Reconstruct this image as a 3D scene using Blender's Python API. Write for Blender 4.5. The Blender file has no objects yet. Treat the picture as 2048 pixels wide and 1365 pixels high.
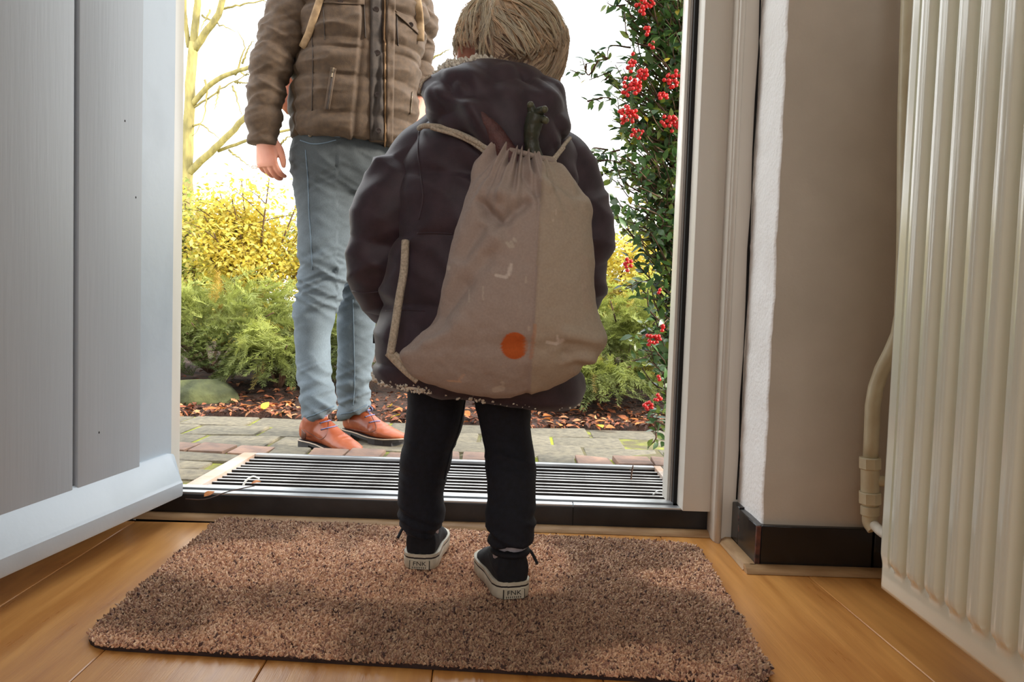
import bpy, bmesh, math, random
import numpy as np
from mathutils import Vector, Matrix
from mathutils.bvhtree import BVHTree

SC = bpy.context.scene
COL = SC.collection
random.seed(7)
RNG = np.random.default_rng(7)

# ------------------------------------------------------------------ camera
F = 1500.0                      # focal length in pixels of the 2048 x 1365 photograph
PITCH, ROLL = math.radians(2.85), 0.033
CAM = np.array([0.0, 0.0, 0.47])
_r0 = np.array([1.0, 0, 0])
_fw = np.array([0, math.cos(PITCH), -math.sin(PITCH)])
_u0 = np.array([0, math.sin(PITCH), math.cos(PITCH)])
CR = math.cos(ROLL) * _r0 + math.sin(ROLL) * _u0
CU = -math.sin(ROLL) * _r0 + math.cos(ROLL) * _u0
cam_data = bpy.data.cameras.new('camera')
cam = bpy.data.objects.new('camera', cam_data)
COL.objects.link(cam)
cam.matrix_world = Matrix(((CR[0], CU[0], -_fw[0], CAM[0]), (CR[1], CU[1], -_fw[1], CAM[1]),
                           (CR[2], CU[2], -_fw[2], CAM[2]), (0, 0, 0, 1)))
cam_data.sensor_width = 36.0
cam_data.sensor_fit = 'HORIZONTAL'
cam_data.lens = F * 36.0 / 2048.0
cam_data.clip_start = 0.02
cam_data.clip_end = 400
SC.camera = cam

# ------------------------------------------------------------------ light
world = bpy.data.worlds.new('overcast_sky')
SC.world = world
world.use_nodes = True
wn, wl = world.node_tree.nodes, world.node_tree.links
wn.clear()
w_out = wn.new('ShaderNodeOutputWorld')
w_bg = wn.new('ShaderNodeBackground')
w_tc = wn.new('ShaderNodeTexCoord')
w_sep = wn.new('ShaderNodeSeparateXYZ')
w_ramp = wn.new('ShaderNodeValToRGB')
w_ramp.color_ramp.elements[0].position = 0.0
w_ramp.color_ramp.elements[0].color = (1.0, 0.985, 0.96, 1)
w_ramp.color_ramp.elements[1].position = 0.7
w_ramp.color_ramp.elements[1].color = (0.90, 0.96, 1.0, 1)
wl.new(w_tc.outputs['Generated'], w_sep.inputs[0])
wl.new(w_sep.outputs['Z'], w_ramp.inputs[0])
wl.new(w_ramp.outputs[0], w_bg.inputs['Color'])
w_bg.inputs['Strength'].default_value = 3.4
wl.new(w_bg.outputs[0], w_out.inputs['Surface'])

def add_light(name, kind, loc, direction, energy, color=(1, 1, 1), **kw):
    d = bpy.data.lights.new(name, kind)
    d.energy = energy
    d.color = color
    for k, v in kw.items():
        setattr(d, k, v)
    o = bpy.data.objects.new(name, d)
    o.location = loc
    o.rotation_euler = Vector(direction).to_track_quat('-Z', 'Y').to_euler()
    COL.objects.link(o)
    return o

add_light('sun', 'SUN', (4, 4, 6), (-0.90, 0.08, -0.44), 6.8, (1.0, 0.92, 0.78), angle=math.radians(14))
# added fill behind the camera to lift the interior; the back wall has no window
add_light('added_rear_fill', 'AREA', (-0.1, -2.35, 1.35), (0, 1, -0.12), 18, (0.97, 0.985, 1.0),
          shape='RECTANGLE', size=1.4, size_y=1.5)
add_light('added_hall_fill', 'AREA', (-0.2, -0.6, 2.40), (0, 0, -1), 4, (1.0, 0.93, 0.84), shape='DISK', size=0.45)  # second added fill under the ceiling, with no lamp fitting
# the doorway as a sampling portal for the sky
pd = add_light('doorway_portal', 'AREA', (-0.18, 1.66, 1.05), (0, -1, 0), 1, shape='RECTANGLE', size=1.2, size_y=2.1)
pd.data.cycles.is_portal = True

SC.view_settings.view_transform = 'Standard'
SC.view_settings.look = 'None'
SC.view_settings.exposure = 0.0
SC.view_settings.gamma = 1.0
SC.view_settings.use_curve_mapping = False
SC.cycles.use_denoising = True
SC.cycles.max_bounces = 8
SC.cycles.diffuse_bounces = 5
SC.cycles.sample_clamp_indirect = 6.0

# ------------------------------------------------------------------ pixel <-> world helpers (the photograph measured once, geometry at its true distance)
def ray(px, py):
    d = _fw + CR * ((px - 1024.0) / F) - CU * ((py - 682.5) / F)
    return d

def P(px, py, d):
    """the world point seen at a pixel, on the vertical plane y = d"""
    r = ray(px, py)
    return CAM + r * (d / r[1])

def G(px, py, z=0.0):
    r = ray(px, py)
    return CAM + r * ((z - CAM[2]) / r[2])

def proj(V):
    q = np.asarray(V, float) - CAM
    w = q @ _fw
    return np.stack([1024 + F * (q @ CR) / w, 682.5 - F * (q @ CU) / w], -1)

# ------------------------------------------------------------------ maths helpers
def _hash(i, j, k, s):
    n = (i * 374761393 + j * 668265263 + k * 2147483647 + s * 1274126177) & 0xFFFFFFFF
    n = ((n ^ (n >> 13)) * 1274126177) & 0xFFFFFFFF
    n = (n ^ (n >> 16)) & 0xFFFFFFFF
    return n.astype(np.float64) / 4294967295.0

def vnoise(p, s=0):
    """value noise in -1..1, p is (n,3)"""
    p = np.asarray(p, float)
    f = np.floor(p)
    i = f.astype(np.int64)
    t = p - f
    t = t * t * (3 - 2 * t)
    r = 0
    for a in (0, 1):
        for b in (0, 1):
            for c in (0, 1):
                w = (t[:, 0] if a else 1 - t[:, 0]) * (t[:, 1] if b else 1 - t[:, 1]) * (t[:, 2] if c else 1 - t[:, 2])
                r = r + w * _hash(i[:, 0] + a, i[:, 1] + b, i[:, 2] + c, s)
    return r * 2 - 1

def fbm(p, s=0, o=3):
    r, a = 0, 1.0
    for k in range(o):
        r = r + a * vnoise(np.asarray(p) * (2.03 ** k), s + k)
        a *= 0.5
    return r

def crom(keys, vals, t):
    """smooth interpolation of vals (n,m) at key positions"""
    keys = np.asarray(keys, float)
    vals = np.asarray(vals, float)
    if vals.ndim == 1:
        vals = vals[:, None]
    m = np.gradient(vals, keys, axis=0) if len(keys) > 2 else np.gradient(vals, keys, axis=0)
    t = np.clip(np.asarray(t, float), keys[0], keys[-1])
    i = np.clip(np.searchsorted(keys, t, side='right') - 1, 0, len(keys) - 2)
    h = keys[i + 1] - keys[i]
    u = ((t - keys[i]) / h)[:, None]
    h = h[:, None]
    return ((2 * u**3 - 3 * u**2 + 1) * vals[i] + (u**3 - 2 * u**2 + u) * h * m[i]
            + (-2 * u**3 + 3 * u**2) * vals[i + 1] + (u**3 - u**2) * h * m[i + 1])

def smooth_path(pts, n):
    pts = np.asarray(pts, float)
    seg = np.linalg.norm(np.diff(pts[:, :3], axis=0), axis=1)
    k = np.concatenate([[0], np.cumsum(np.maximum(seg, 1e-6))])
    return crom(k, pts, np.linspace(0, k[-1], n))

def sstep(a, b, x):
    t = np.clip((x - a) / (b - a), 0, 1)
    return t * t * (3 - 2 * t)

def norm(v):
    v = np.asarray(v, float)
    return v / np.maximum(np.linalg.norm(v, axis=-1, keepdims=True), 1e-9)

# ------------------------------------------------------------------ mesh pieces: (V, F) pairs
def grid_faces(nr, nc, wrap=True, off=0):
    r = np.arange(nr - 1)[:, None]
    c = np.arange(nc if wrap else nc - 1)[None, :]
    c2 = (c + 1) % nc
    f = np.stack([r * nc + c, r * nc + c2, (r + 1) * nc + c2, (r + 1) * nc + c], -1).reshape(-1, 4)
    return f + off

def loft(rings, cap=True, flip=False):
    """closed tube through rings (m,n,3)"""
    R = np.asarray(rings, float)
    m, n, _ = R.shape
    V = R.reshape(-1, 3)
    Fq = [tuple(x) for x in grid_faces(m, n)]
    if cap:
        V = np.vstack([V, R[0].mean(0), R[-1].mean(0)])
        a, b = m * n, m * n + 1
        for j in range(n):
            k = (j + 1) % n
            Fq.append((a, k, j))
            Fq.append((b, (m - 1) * n + j, (m - 1) * n + k))
    if flip:
        Fq = [tuple(reversed(f)) for f in Fq]
    return V, Fq

def frames(path):
    path = np.asarray(path, float)
    T = norm(np.gradient(path, axis=0))
    N = np.zeros_like(T)
    a = np.array([0, 0, 1.0]) if abs(T[0][2]) < 0.9 else np.array([1.0, 0, 0])
    N[0] = norm(np.cross(T[0], a))
    for i in range(1, len(path)):
        v = N[i - 1] - T[i] * (N[i - 1] @ T[i])
        N[i] = norm(v)
    return T, N, np.cross(T, N)

def tube(path, rad, n=8, cap=True, squash=None, ref=None):
    path = np.asarray(path, float)
    m = len(path)
    rad = np.broadcast_to(np.asarray(rad, float), (m,))
    T, N, B = frames(path)
    if ref is not None:
        B = norm(np.asarray(ref, float) - T * (T @ np.asarray(ref, float))[:, None])
        N = np.cross(B, T)
    th = np.linspace(0, 2 * math.pi, n, endpoint=False)
    sq = 1.0 if squash is None else squash
    R = path[:, None] + rad[:, None, None] * (np.cos(th)[None, :, None] * N[:, None] + sq * np.sin(th)[None, :, None] * B[:, None])
    return loft(R, cap)

def join(*ms):
    V, Fs, o = [], [], 0
    for v, f in ms:
        V.append(np.asarray(v, float))
        Fs += [tuple(int(i) + o for i in q) for q in f]
        o += len(v)
    return np.vstack(V), Fs

def box(lo, hi):
    x0, y0, z0 = lo
    x1, y1, z1 = hi
    V = np.array([(x0, y0, z0), (x1, y0, z0), (x1, y1, z0), (x0, y1, z0), (x0, y0, z1), (x1, y0, z1), (x1, y1, z1), (x0, y1, z1)], float)
    return V, [(0, 3, 2, 1), (4, 5, 6, 7), (0, 1, 5, 4), (1, 2, 6, 5), (2, 3, 7, 6), (3, 0, 4, 7)]

def bevel_box(lo, hi, w=0.004, seg=2, jit=0.0):
    bm = bmesh.new()
    V, Fs = box(lo, hi)
    vs = [bm.verts.new(v + (RNG.random(3) - .5) * jit) for v in V]
    for f in Fs:
        bm.faces.new([vs[i] for i in f])
    bmesh.ops.bevel(bm, geom=list(bm.edges), offset=w, segments=seg, affect='EDGES', profile=0.6)
    bm.verts.ensure_lookup_table()
    out = np.array([v.co[:] for v in bm.verts]), [tuple(v.index for v in f.verts) for f in bm.faces]
    bm.free()
    return out

def ellipsoid(c, r, nu=24, nv=16, fn=None):
    ph = np.linspace(0.02, math.pi - 0.02, nv)
    th = np.linspace(0, 2 * math.pi, nu, endpoint=False)
    R = np.stack([np.sin(ph)[:, None] * np.cos(th), np.sin(ph)[:, None] * np.sin(th), np.cos(ph)[:, None] * np.ones_like(th)], -1)
    R = R * np.asarray(r) + np.asarray(c)
    V, Fs = loft(R[::-1])
    if fn:
        V = fn(V)
    return V, Fs

def prism(poly, axis, a, b):
    """extrude a 2D polygon: axis 0 -> poly is (y,z), 1 -> (x,z), 2 -> (x,y)"""
    n = len(poly)
    V = []
    for t in (a, b):
        for u, w in poly:
            V.append((t, u, w) if axis == 0 else (u, t, w) if axis == 1 else (u, w, t))
    Fs = [tuple(range(n)), tuple(range(2 * n - 1, n - 1, -1))] + [(i, n + i, n + (i + 1) % n, (i + 1) % n) for i in range(n)]
    return np.array(V, float), Fs

def vnormals(V, Fs):
    V = np.asarray(V, float)
    N = np.zeros_like(V)
    q = np.array([f if len(f) == 4 else (f[0], f[1], f[2], f[2]) for f in Fs if len(f) in (3, 4)])
    fn = np.cross(V[q[:, 2]] - V[q[:, 0]], V[q[:, 3]] - V[q[:, 1]])
    tri = q[:, 2] == q[:, 3]
    fn[tri] = np.cross(V[q[tri, 1]] - V[q[tri, 0]], V[q[tri, 2]] - V[q[tri, 0]])
    for k in range(4):
        np.add.at(N, q[:, k], fn)
    return norm(N)

def displaced(m, fn):
    V, Fs = m
    V = np.asarray(V, float)
    return V + vnormals(V, Fs) * np.asarray(fn(V))[:, None], Fs

def fuse(ms, voxel=0.006, it=4, fac=0.5):
    """voxel-fuse overlapping closed pieces into one continuous skin"""
    V, Fs = join(*ms)
    me = bpy.data.meshes.new('tmp')
    me.from_pydata(V.tolist(), [], Fs)
    bm = bmesh.new()
    bm.from_mesh(me)
    bmesh.ops.recalc_face_normals(bm, faces=list(bm.faces))
    bm.to_mesh(me)
    bm.free()
    o = bpy.data.objects.new('tmp', me)
    COL.objects.link(o)
    r = o.modifiers.new('r', 'REMESH')
    r.mode = 'VOXEL'
    r.voxel_size = voxel
    s = o.modifiers.new('s', 'SMOOTH')
    s.iterations = it
    s.factor = fac
    dg = bpy.context.evaluated_depsgraph_get()
    ev = o.evaluated_get(dg)
    m2 = ev.to_mesh()
    out = np.empty(len(m2.vertices) * 3)
    m2.vertices.foreach_get('co', out)
    Fo = [tuple(p.vertices) for p in m2.polygons]
    ev.to_mesh_clear()
    bpy.data.objects.remove(o)
    bpy.data.meshes.remove(me)
    return out.reshape(-1, 3), Fo

def bvh_of(m):
    return BVHTree.FromPolygons([tuple(v) for v in m[0]], [tuple(f) for f in m[1]])

def hit(bvh, px, py, off=0.0):
    d = Vector(ray(px, py)).normalized()
    loc, nor, i, t = bvh.ray_cast(Vector(CAM), d)
    if loc is None:
        return None
    if nor.dot(d) > 0:
        nor = -nor
    return np.array(loc + nor * off)

def on_surface(bvh, p, off=0.0):
    loc, nor, i, t = bvh.find_nearest(Vector(p))
    d = Vector(p) - loc
    if d.length > 1e-5 and nor.dot(d) < 0 and d.length < 0.004:
        pass
    return np.array(loc + nor * off)

def seam(bvh, pix, rad=0.002, n=40, off=0.0005, nn=6):
    """a cord, seam or zip lying on a surface, traced where the photograph shows it"""
    pp = smooth_path(np.array([(x, y, 0) for x, y in pix], float), n)
    pts = [hit(bvh, x, y, off) for x, y, _ in pp]
    pts = [p for p in pts if p is not None]
    if len(pts) < 3:
        return None
    pts = np.array(pts)
    keep = [0]
    for i in range(1, len(pts)):
        if np.linalg.norm(pts[i] - pts[keep[-1]]) < 0.12:
            keep.append(i)
    return tube(pts[keep], rad, nn)

def patch(bvh, quad, nu, nv, thick, off=0.001, fn=None):
    """a sewn-on panel over the four pixel corners (tl, tr, br, bl) lying on a surface"""
    tl, tr, br, bl = [np.array(q, float) for q in quad]
    u = np.linspace(0, 1, nu)[None, :, None]
    v = np.linspace(0, 1, nv)[:, None, None]
    pix = (tl * (1 - u) + tr * u) * (1 - v) + (bl * (1 - u) + br * u) * v
    top, bot = [], []
    last = None
    for i in range(nv):
        for j in range(nu):
            p = hit(bvh, pix[i, j, 0], pix[i, j, 1])
            if p is None:
                p = last if last is not None else P(pix[i, j, 0], pix[i, j, 1], 2.5)
            last = p
            d = norm(CAM - p)
            e = min(1.0, 6 * min(j / (nu - 1), 1 - j / (nu - 1), i / (nv - 1), 1 - i / (nv - 1)) + 0.25)
            h = off + thick * e + (fn(j / (nu - 1), i / (nv - 1)) if fn else 0)
            top.append(p + d * h)
            bot.append(p - d * 0.004)
    n = nu * nv
    V = np.array(top + bot)
    f1 = [tuple(int(a) for a in q[::-1]) for q in grid_faces(nv, nu, False)]
    f2 = [tuple(int(a) + n for a in reversed(q)) for q in f1]
    rim = [j for j in range(nu)] + [i * nu + nu - 1 for i in range(1, nv)] + [(nv - 1) * nu + j for j in range(nu - 2, -1, -1)] + [i * nu for i in range(nv - 2, 0, -1)]
    f3 = [(rim[k], rim[(k + 1) % len(rim)], rim[(k + 1) % len(rim)] + n, rim[k] + n) for k in range(len(rim))]
    return V, f1 + f2 + f3

# ------------------------------------------------------------------ objects
ORG = {}

def link(ob, parent, origin):
    COL.objects.link(ob)
    o0 = np.zeros(3)
    if parent is not None:
        ob.parent = parent
        o0 = ORG[parent.name]
    ob.location = np.asarray(origin, float) - o0
    ORG[ob.name] = np.asarray(origin, float)
    return ob

def tag(o, label=None, cat=None, group=None, kind=None):
    for k, v in (('label', label), ('category', cat), ('group', group), ('kind', kind)):
        if v:
            o[k] = v
    return o

def empty(name, loc, label, cat, group=None):
    o = bpy.data.objects.new(name, None)
    o.empty_display_size = 0.05
    link(o, None, loc)
    return tag(o, label, cat, group)

def mesh_of(name, V, Fs, mats, smooth=True, col=None, mi=None):
    me = bpy.data.meshes.new(name)
    V = np.asarray(V, float)
    if isinstance(Fs, np.ndarray):
        n, k = Fs.shape
        me.vertices.add(len(V))
        me.vertices.foreach_set('co', V.ravel())
        me.loops.add(n * k)
        me.loops.foreach_set('vertex_index', Fs.astype(np.int32).ravel())
        me.polygons.add(n)
        me.polygons.foreach_set('loop_start', np.arange(0, n * k, k, dtype=np.int32))
        me.update(calc_edges=True)
    else:
        me.from_pydata(V.tolist(), [], Fs)
    for m in (mats if isinstance(mats, (list, tuple)) else [mats]):
        me.materials.append(m)
    if mi is not None:
        me.polygons.foreach_set('material_index', np.asarray(mi, np.int32))
    if smooth:
        me.polygons.foreach_set('use_smooth', np.ones(len(me.polygons), bool))
    if col is not None:
        a = me.color_attributes.new('Col', 'FLOAT_COLOR', 'POINT')
        c = np.ones((len(V), 4))
        c[:, :3] = col
        a.data.foreach_set('color', c.ravel())
    me.update()
    return me

def mk(name, m, mats, parent=None, smooth=True, origin=None, col=None, mi=None, fix=True, sharp=None):
    V, Fs = m
    V = np.asarray(V, float)
    if origin is None:
        origin = np.array([(V[:, 0].min() + V[:, 0].max()) / 2, (V[:, 1].min() + V[:, 1].max()) / 2, V[:, 2].min()])
    me = mesh_of(name, V - origin, Fs, mats, smooth, col, mi)
    if fix:
        bm = bmesh.new()
        bm.from_mesh(me)
        bmesh.ops.recalc_face_normals(bm, faces=list(bm.faces))
        bm.to_mesh(me)
        bm.free()
    if sharp is not None:
        me.set_sharp_from_angle(angle=math.radians(sharp))
    return link(bpy.data.objects.new(name, me), parent, origin)

def piece(name, me, parent, loc, rot=(0, 0, 0), scale=(1, 1, 1)):
    """one more object sharing a mesh; loc is in the world"""
    o = bpy.data.objects.new(name, me)
    link(o, parent, loc)
    o.rotation_euler = rot
    o.scale = scale
    return o

def scatter(tV, tF, pos, R, S):
    """many copies of a small template as one mesh (for what nobody could count)"""
    tV = np.asarray(tV, float)
    tF = np.asarray(tF)
    n, m = len(pos), len(tV)
    S = np.broadcast_to(np.asarray(S, float).reshape(-1, 1, 1), (n, 1, 1))
    V = np.einsum('nij,mj->nmi', R, tV) * S + np.asarray(pos)[:, None]
    Fs = (tF[None] + (np.arange(n) * m)[:, None, None]).reshape(-1, tF.shape[1])
    return V.reshape(-1, 3), Fs

def frames_from(D, roll=None, up=None):
    """rotation matrices whose local Y axis follows D, local Z near up"""
    D = norm(D)
    n = len(D)
    if up is None:
        up = np.tile(np.array([0, 0, 1.0]), (n, 1)) + RNG.normal(0, .35, (n, 3))
    X = norm(np.cross(D, up))
    Z = np.cross(X, D)
    if roll is not None:
        c, s = np.cos(roll)[:, None], np.sin(roll)[:, None]
        X, Z = X * c + Z * s, Z * c - X * s
    return np.stack([X, D, Z], -1)

# ------------------------------------------------------------------ materials
def lin(c):
    return tuple((x / 255 / 12.92 if x / 255 <= 0.04045 else ((x / 255 + 0.055) / 1.055) ** 2.4) for x in c)

def M(name, rgb, rough=0.6, rgb2=None, scale=30.0, stretch=(1, 1, 1), detail=4.0, bump=0.0, bscale=None, bstretch=None, metal=0.0,
      spec=0.5, attr=False, rnd=0.0, sheen=0.0, coat=0.0, trans=0.0, ramp=(0.35, 0.65), bdist=0.002, sss=0.0, rvar=0.0):
    m = bpy.data.materials.new(name)
    m.use_nodes = True
    N, L = m.node_tree.nodes, m.node_tree.links
    b = N['Principled BSDF']
    tc = N.new('ShaderNodeTexCoord')
    vec = tc.outputs['Object']
    oi = None
    if rnd:
        oi = N.new('ShaderNodeObjectInfo')
        mul = N.new('ShaderNodeVectorMath')
        mul.operation = 'SCALE'
        comb = N.new('ShaderNodeCombineXYZ')
        for k in range(3):
            L.new(oi.outputs['Random'], comb.inputs[k])
        L.new(comb.outputs[0], mul.inputs[0])
        mul.inputs['Scale'].default_value = 37.0
        add = N.new('ShaderNodeVectorMath')
        add.operation = 'ADD'
        L.new(vec, add.inputs[0])
        L.new(mul.outputs[0], add.inputs[1])
        vec = add.outputs[0]

    def noise(sc, st, det):
        mp = N.new('ShaderNodeMapping')
        mp.inputs['Scale'].default_value = st
        L.new(vec, mp.inputs['Vector'])
        t = N.new('ShaderNodeTexNoise')
        t.inputs['Scale'].default_value = sc
        t.inputs['Detail'].default_value = det
        L.new(mp.outputs[0], t.inputs['Vector'])
        return t.outputs['Fac']
    c1 = lin(rgb)
    c2 = lin(rgb2) if rgb2 else tuple(x * 0.8 for x in c1)
    fac = noise(scale, stretch, detail)
    r = N.new('ShaderNodeValToRGB')
    r.color_ramp.elements[0].position, r.color_ramp.elements[1].position = ramp
    r.color_ramp.elements[0].color = (*c2, 1)
    r.color_ramp.elements[1].color = (*c1, 1)
    L.new(fac, r.inputs[0])
    colr = r.outputs[0]
    if attr:
        at = N.new('ShaderNodeAttribute')
        at.attribute_name = 'Col'
        mx = N.new('ShaderNodeMix')
        mx.data_type = 'RGBA'
        mx.blend_type = 'MULTIPLY'
        mx.inputs[0].default_value = 1.0
        L.new(colr, mx.inputs[6])
        L.new(at.outputs['Color'], mx.inputs[7])
        colr = mx.outputs[2]
    if rnd:
        hs = N.new('ShaderNodeHueSaturation')
        mr = N.new('ShaderNodeMapRange')
        mr.inputs[3].default_value = 1 - rnd
        mr.inputs[4].default_value = 1 + rnd
        L.new(oi.outputs['Random'], mr.inputs[0])
        L.new(mr.outputs[0], hs.inputs['Value'])
        L.new(colr, hs.inputs['Color'])
        colr = hs.outputs[0]
    L.new(colr, b.inputs['Base Color'])
    b.inputs['Roughness'].default_value = rough
    if rvar:
        mr2 = N.new('ShaderNodeMapRange')
        mr2.inputs[3].default_value = max(0.02, rough - rvar)
        mr2.inputs[4].default_value = min(1, rough + rvar)
        L.new(fac, mr2.inputs[0])
        L.new(mr2.outputs[0], b.inputs['Roughness'])
    b.inputs['Metallic'].default_value = metal
    b.inputs['Specular IOR Level'].default_value = spec
    if sheen:
        b.inputs['Sheen Weight'].default_value = sheen
        b.inputs['Sheen Roughness'].default_value = 0.4
    if coat:
        b.inputs['Coat Weight'].default_value = coat
        b.inputs['Coat Roughness'].default_value = 0.15
    if sss:
        b.inputs['Subsurface Weight'].default_value = sss
        b.inputs['Subsurface Radius'].default_value = (0.02, 0.008, 0.004)
        b.inputs['Subsurface Scale'].default_value = 0.5
    if bump:
        bp = N.new('ShaderNodeBump')
        bp.inputs['Strength'].default_value = bump
        bp.inputs['Distance'].default_value = bdist
        L.new(noise(bscale or scale * 6, bstretch or stretch, 3.0), bp.inputs['Height'])
        L.new(bp.outputs[0], b.inputs['Normal'])
    if trans:                                   # thin leaves let daylight through
        out = N['Material Output']
        t = N.new('ShaderNodeBsdfTranslucent')
        L.new(colr, t.inputs['Color'])
        ms = N.new('ShaderNodeMixShader')
        ms.inputs[0].default_value = trans
        L.new(b.outputs[0], ms.inputs[1])
        L.new(t.outputs[0], ms.inputs[2])
        L.new(ms.outputs[0], out.inputs['Surface'])
    return m
# ================================================================== materials of the setting
m_wall = M('painted_plaster', (200, 190, 177), 0.75, (191, 181, 168), 9, bump=0.5, bscale=160, bdist=0.0012)
m_reveal = M('rough_white_plaster', (250, 249, 248), 0.8, (243, 241, 239), 12, bump=0.9, bscale=120, bdist=0.003)
m_frame = M('aged_white_paint', (218, 212, 202), 0.45, (206, 198, 186), 5, bump=0.15, bscale=90, stretch=(1, 1, .15))
m_white = M('white_gloss_paint', (236, 232, 222), 0.28, (222, 214, 200), 6, stretch=(1, 1, .2))
m_strip = M('weathered_wood_strip', (120, 108, 98), 0.8, (70, 60, 54), 60, stretch=(1, 1, .05), bump=0.5)
m_gap = M('black_draught_seal', (18, 15, 15), 0.8)
m_door = M('blue_grey_door_paint', (179, 185, 192), 0.42, (172, 178, 185), 7, stretch=(1, 1, .12), bump=0.18, bscale=140, bstretch=(1, 1, .06))
m_bar = M('pale_blue_paint', (190, 201, 211), 0.35, (180, 191, 201), 8, bump=0.2, bscale=60, ramp=(.25, .5))
m_hole = M('dark_nail_hole', (40, 36, 36), 0.9)
m_ceil = M('ceiling_paint', (238, 236, 230), 0.8)
m_plank = M('oiled_oak', (226, 164, 92), 0.30, (190, 126, 64), 9, stretch=(5, .55, 5), detail=9, bump=0.25, bscale=70, bstretch=(9, .4, 4),
            rnd=0.14, spec=0.7, ramp=(.3, .7), bdist=0.0008, rvar=0.08)
m_joint = M('floor_joint', (92, 54, 28), 0.9)
m_stone = M('black_stone', (44, 41, 42), 0.36, (24, 22, 24), 11, detail=8, bump=0.3, bscale=40, rvar=0.15)
m_tile = M('black_glazed_tile', (27, 28, 32), 0.25, (16, 16, 19), 14, bump=0.2, bscale=30)
m_chip = M('chipped_terracotta', (112, 66, 52), 0.9, (50, 36, 32), 60)
m_alu = M('worn_aluminium', (206, 210, 214), 0.34, (140, 142, 148), 20, stretch=(.2, 1, 1), metal=0.75, ramp=(.3, .6))
m_lath = M('pale_wood_lath', (186, 152, 112), 0.5, (158, 122, 84), 20, stretch=(.6, .6, 6), bump=0.2)
m_rad = M('cream_radiator_enamel', (234, 236, 222), 0.17, (229, 230, 214), 4, bump=0.05, bscale=30, coat=0.5)
m_pipe = M('cream_painted_pipe', (214, 206, 178), 0.4, (198, 186, 156), 18, bump=0.3, bscale=60)
m_pipe2 = M('white_painted_pipe', (232, 226, 212), 0.35)

# ================================================================== room shell
XR = 0.745                                    # right-hand wall
PX = P(1550, 500, 1.355)[0]                   # corner of the masonry pier beside the door
JX = P(1348, 600, 1.63)[0]                    # inner faces of the door frame
JL = P(350, 500, 1.61)[0]
YF = 1.355                                    # face of the pier
def structure(name, m, mats, parent=None, **kw):
    o = mk(name, m, mats, parent, **kw)
    o['kind'] = 'structure'
    return o

floor = structure('floor', box((-1.3, -2.5, -0.06), (XR + .1, 1.56, -0.012)), m_joint, smooth=False)
ang = math.radians(-2.4)
du = np.array([math.sin(-ang) * -1, math.cos(ang), 0])     # boards run away from the camera, a touch to the left
dv = np.array([du[1], -du[0], 0])
w_b = 0.2155
g0 = G(866, 1345)
b_meshes = []
for k in range(3):
    V, Fs = bevel_box((0.0, 0.0, -0.014), (w_b - .0012, 1.0, 0.0), 0.0012, 1)
    b_meshes.append(mesh_of('plank', V, Fs, m_plank, False))
for i in range(-6, 5):
    s = g0 + dv * (i * w_b)
    t = -2.6 + (i * 0.73) % 1.1 - (s @ du)
    ends = [t]
    while ends[-1] < 1.7:
        ends.append(ends[-1] + [1.9, 2.2, 2.05][(i + len(ends)) % 3])
    if -3 <= i <= 3:                               # the joints one can see lie off-picture; long boards near the mat
        ends = [-2.6, 0.2 - .03 * i, 1.62]
    for a, b in zip(ends[:-1], ends[1:]):
        b = min(b, 1.545)
        if b - a < .05:
            continue
        p = s - du * (s @ du) + du * a
        o = piece('plank', b_meshes[(i + 9) % 3], floor, (p[0], p[1], 0), (0, 0, math.atan2(-du[0], du[1])), (1, b - a - .001, 1))

structure('ceiling', box((-1.3, -2.5, 2.5), (XR + .1, 1.7, 2.6)), m_ceil, smooth=False)
structure('wall_left', box((-1.40, -2.5, -.06), (-1.24, 1.7, 2.5)), m_wall, smooth=False)
structure('wall_right', box((XR, -2.5, -.06), (XR + .14, 1.36, 2.5)), m_wall, smooth=False)
structure('wall_back', box((-1.4, -2.64, -.06), (XR + .14, -2.5, 2.6)), m_wall, smooth=False)
fl = structure('wall_front', join(box((-1.40, 1.53, -.06), (JL - .06, 1.66, 2.5)), box((JL - .06, 1.53, 2.14), (PX + .02, 1.66, 2.5)),
               box((PX - .02, 1.53, -.06), (XR + .14, 1.66, 2.5))), m_wall, smooth=False)

def plaster(V):
    return fbm(V * 22, 3) * 0.0016 + vnoise(V * 60, 9) * 0.0007
pier_bm = bmesh.new()
pv, pf = bevel_box((PX, YF, -0.05), (XR + .14, 1.54, 2.5), 0.007, 3)
pvs = [pier_bm.verts.new(v) for v in pv]
for f in pf:
    pier_bm.faces.new([pvs[i] for i in f])
for axis, cuts in ((2, np.arange(0.0, 1.3, .02)), (1, np.arange(YF + .012, 1.53, .016))):
    for c in cuts:
        no = [0, 0, 0]
        no[axis] = 1
        co = [0, 0, 0]
        co[axis] = c
        bmesh.ops.bisect_plane(pier_bm, geom=list(pier_bm.verts) + list(pier_bm.edges) + list(pier_bm.faces), plane_co=co, plane_no=no)
pier_bm.verts.ensure_lookup_table()
V = np.array([v.co[:] for v in pier_bm.verts])
V[:, 0] += np.where(V[:, 0] < PX + .03, plaster(V) * 1.2, 0)
V[:, 1] += np.where((V[:, 1] < YF + .03) & (V[:, 0] < PX + .03), plaster(V + 5), 0)
Fs = [tuple(v.index for v in f.verts) for f in pier_bm.faces]
mi = [1 if (pier_bm.faces[i].normal.x if False else f.normal.x) < -0.5 else 0 for i, f in enumerate(pier_bm.faces)]
pier_bm.free()
structure('wall_entry', (V, Fs), [m_wall, m_reveal], mi=mi, fix=False, sharp=40)

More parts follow.
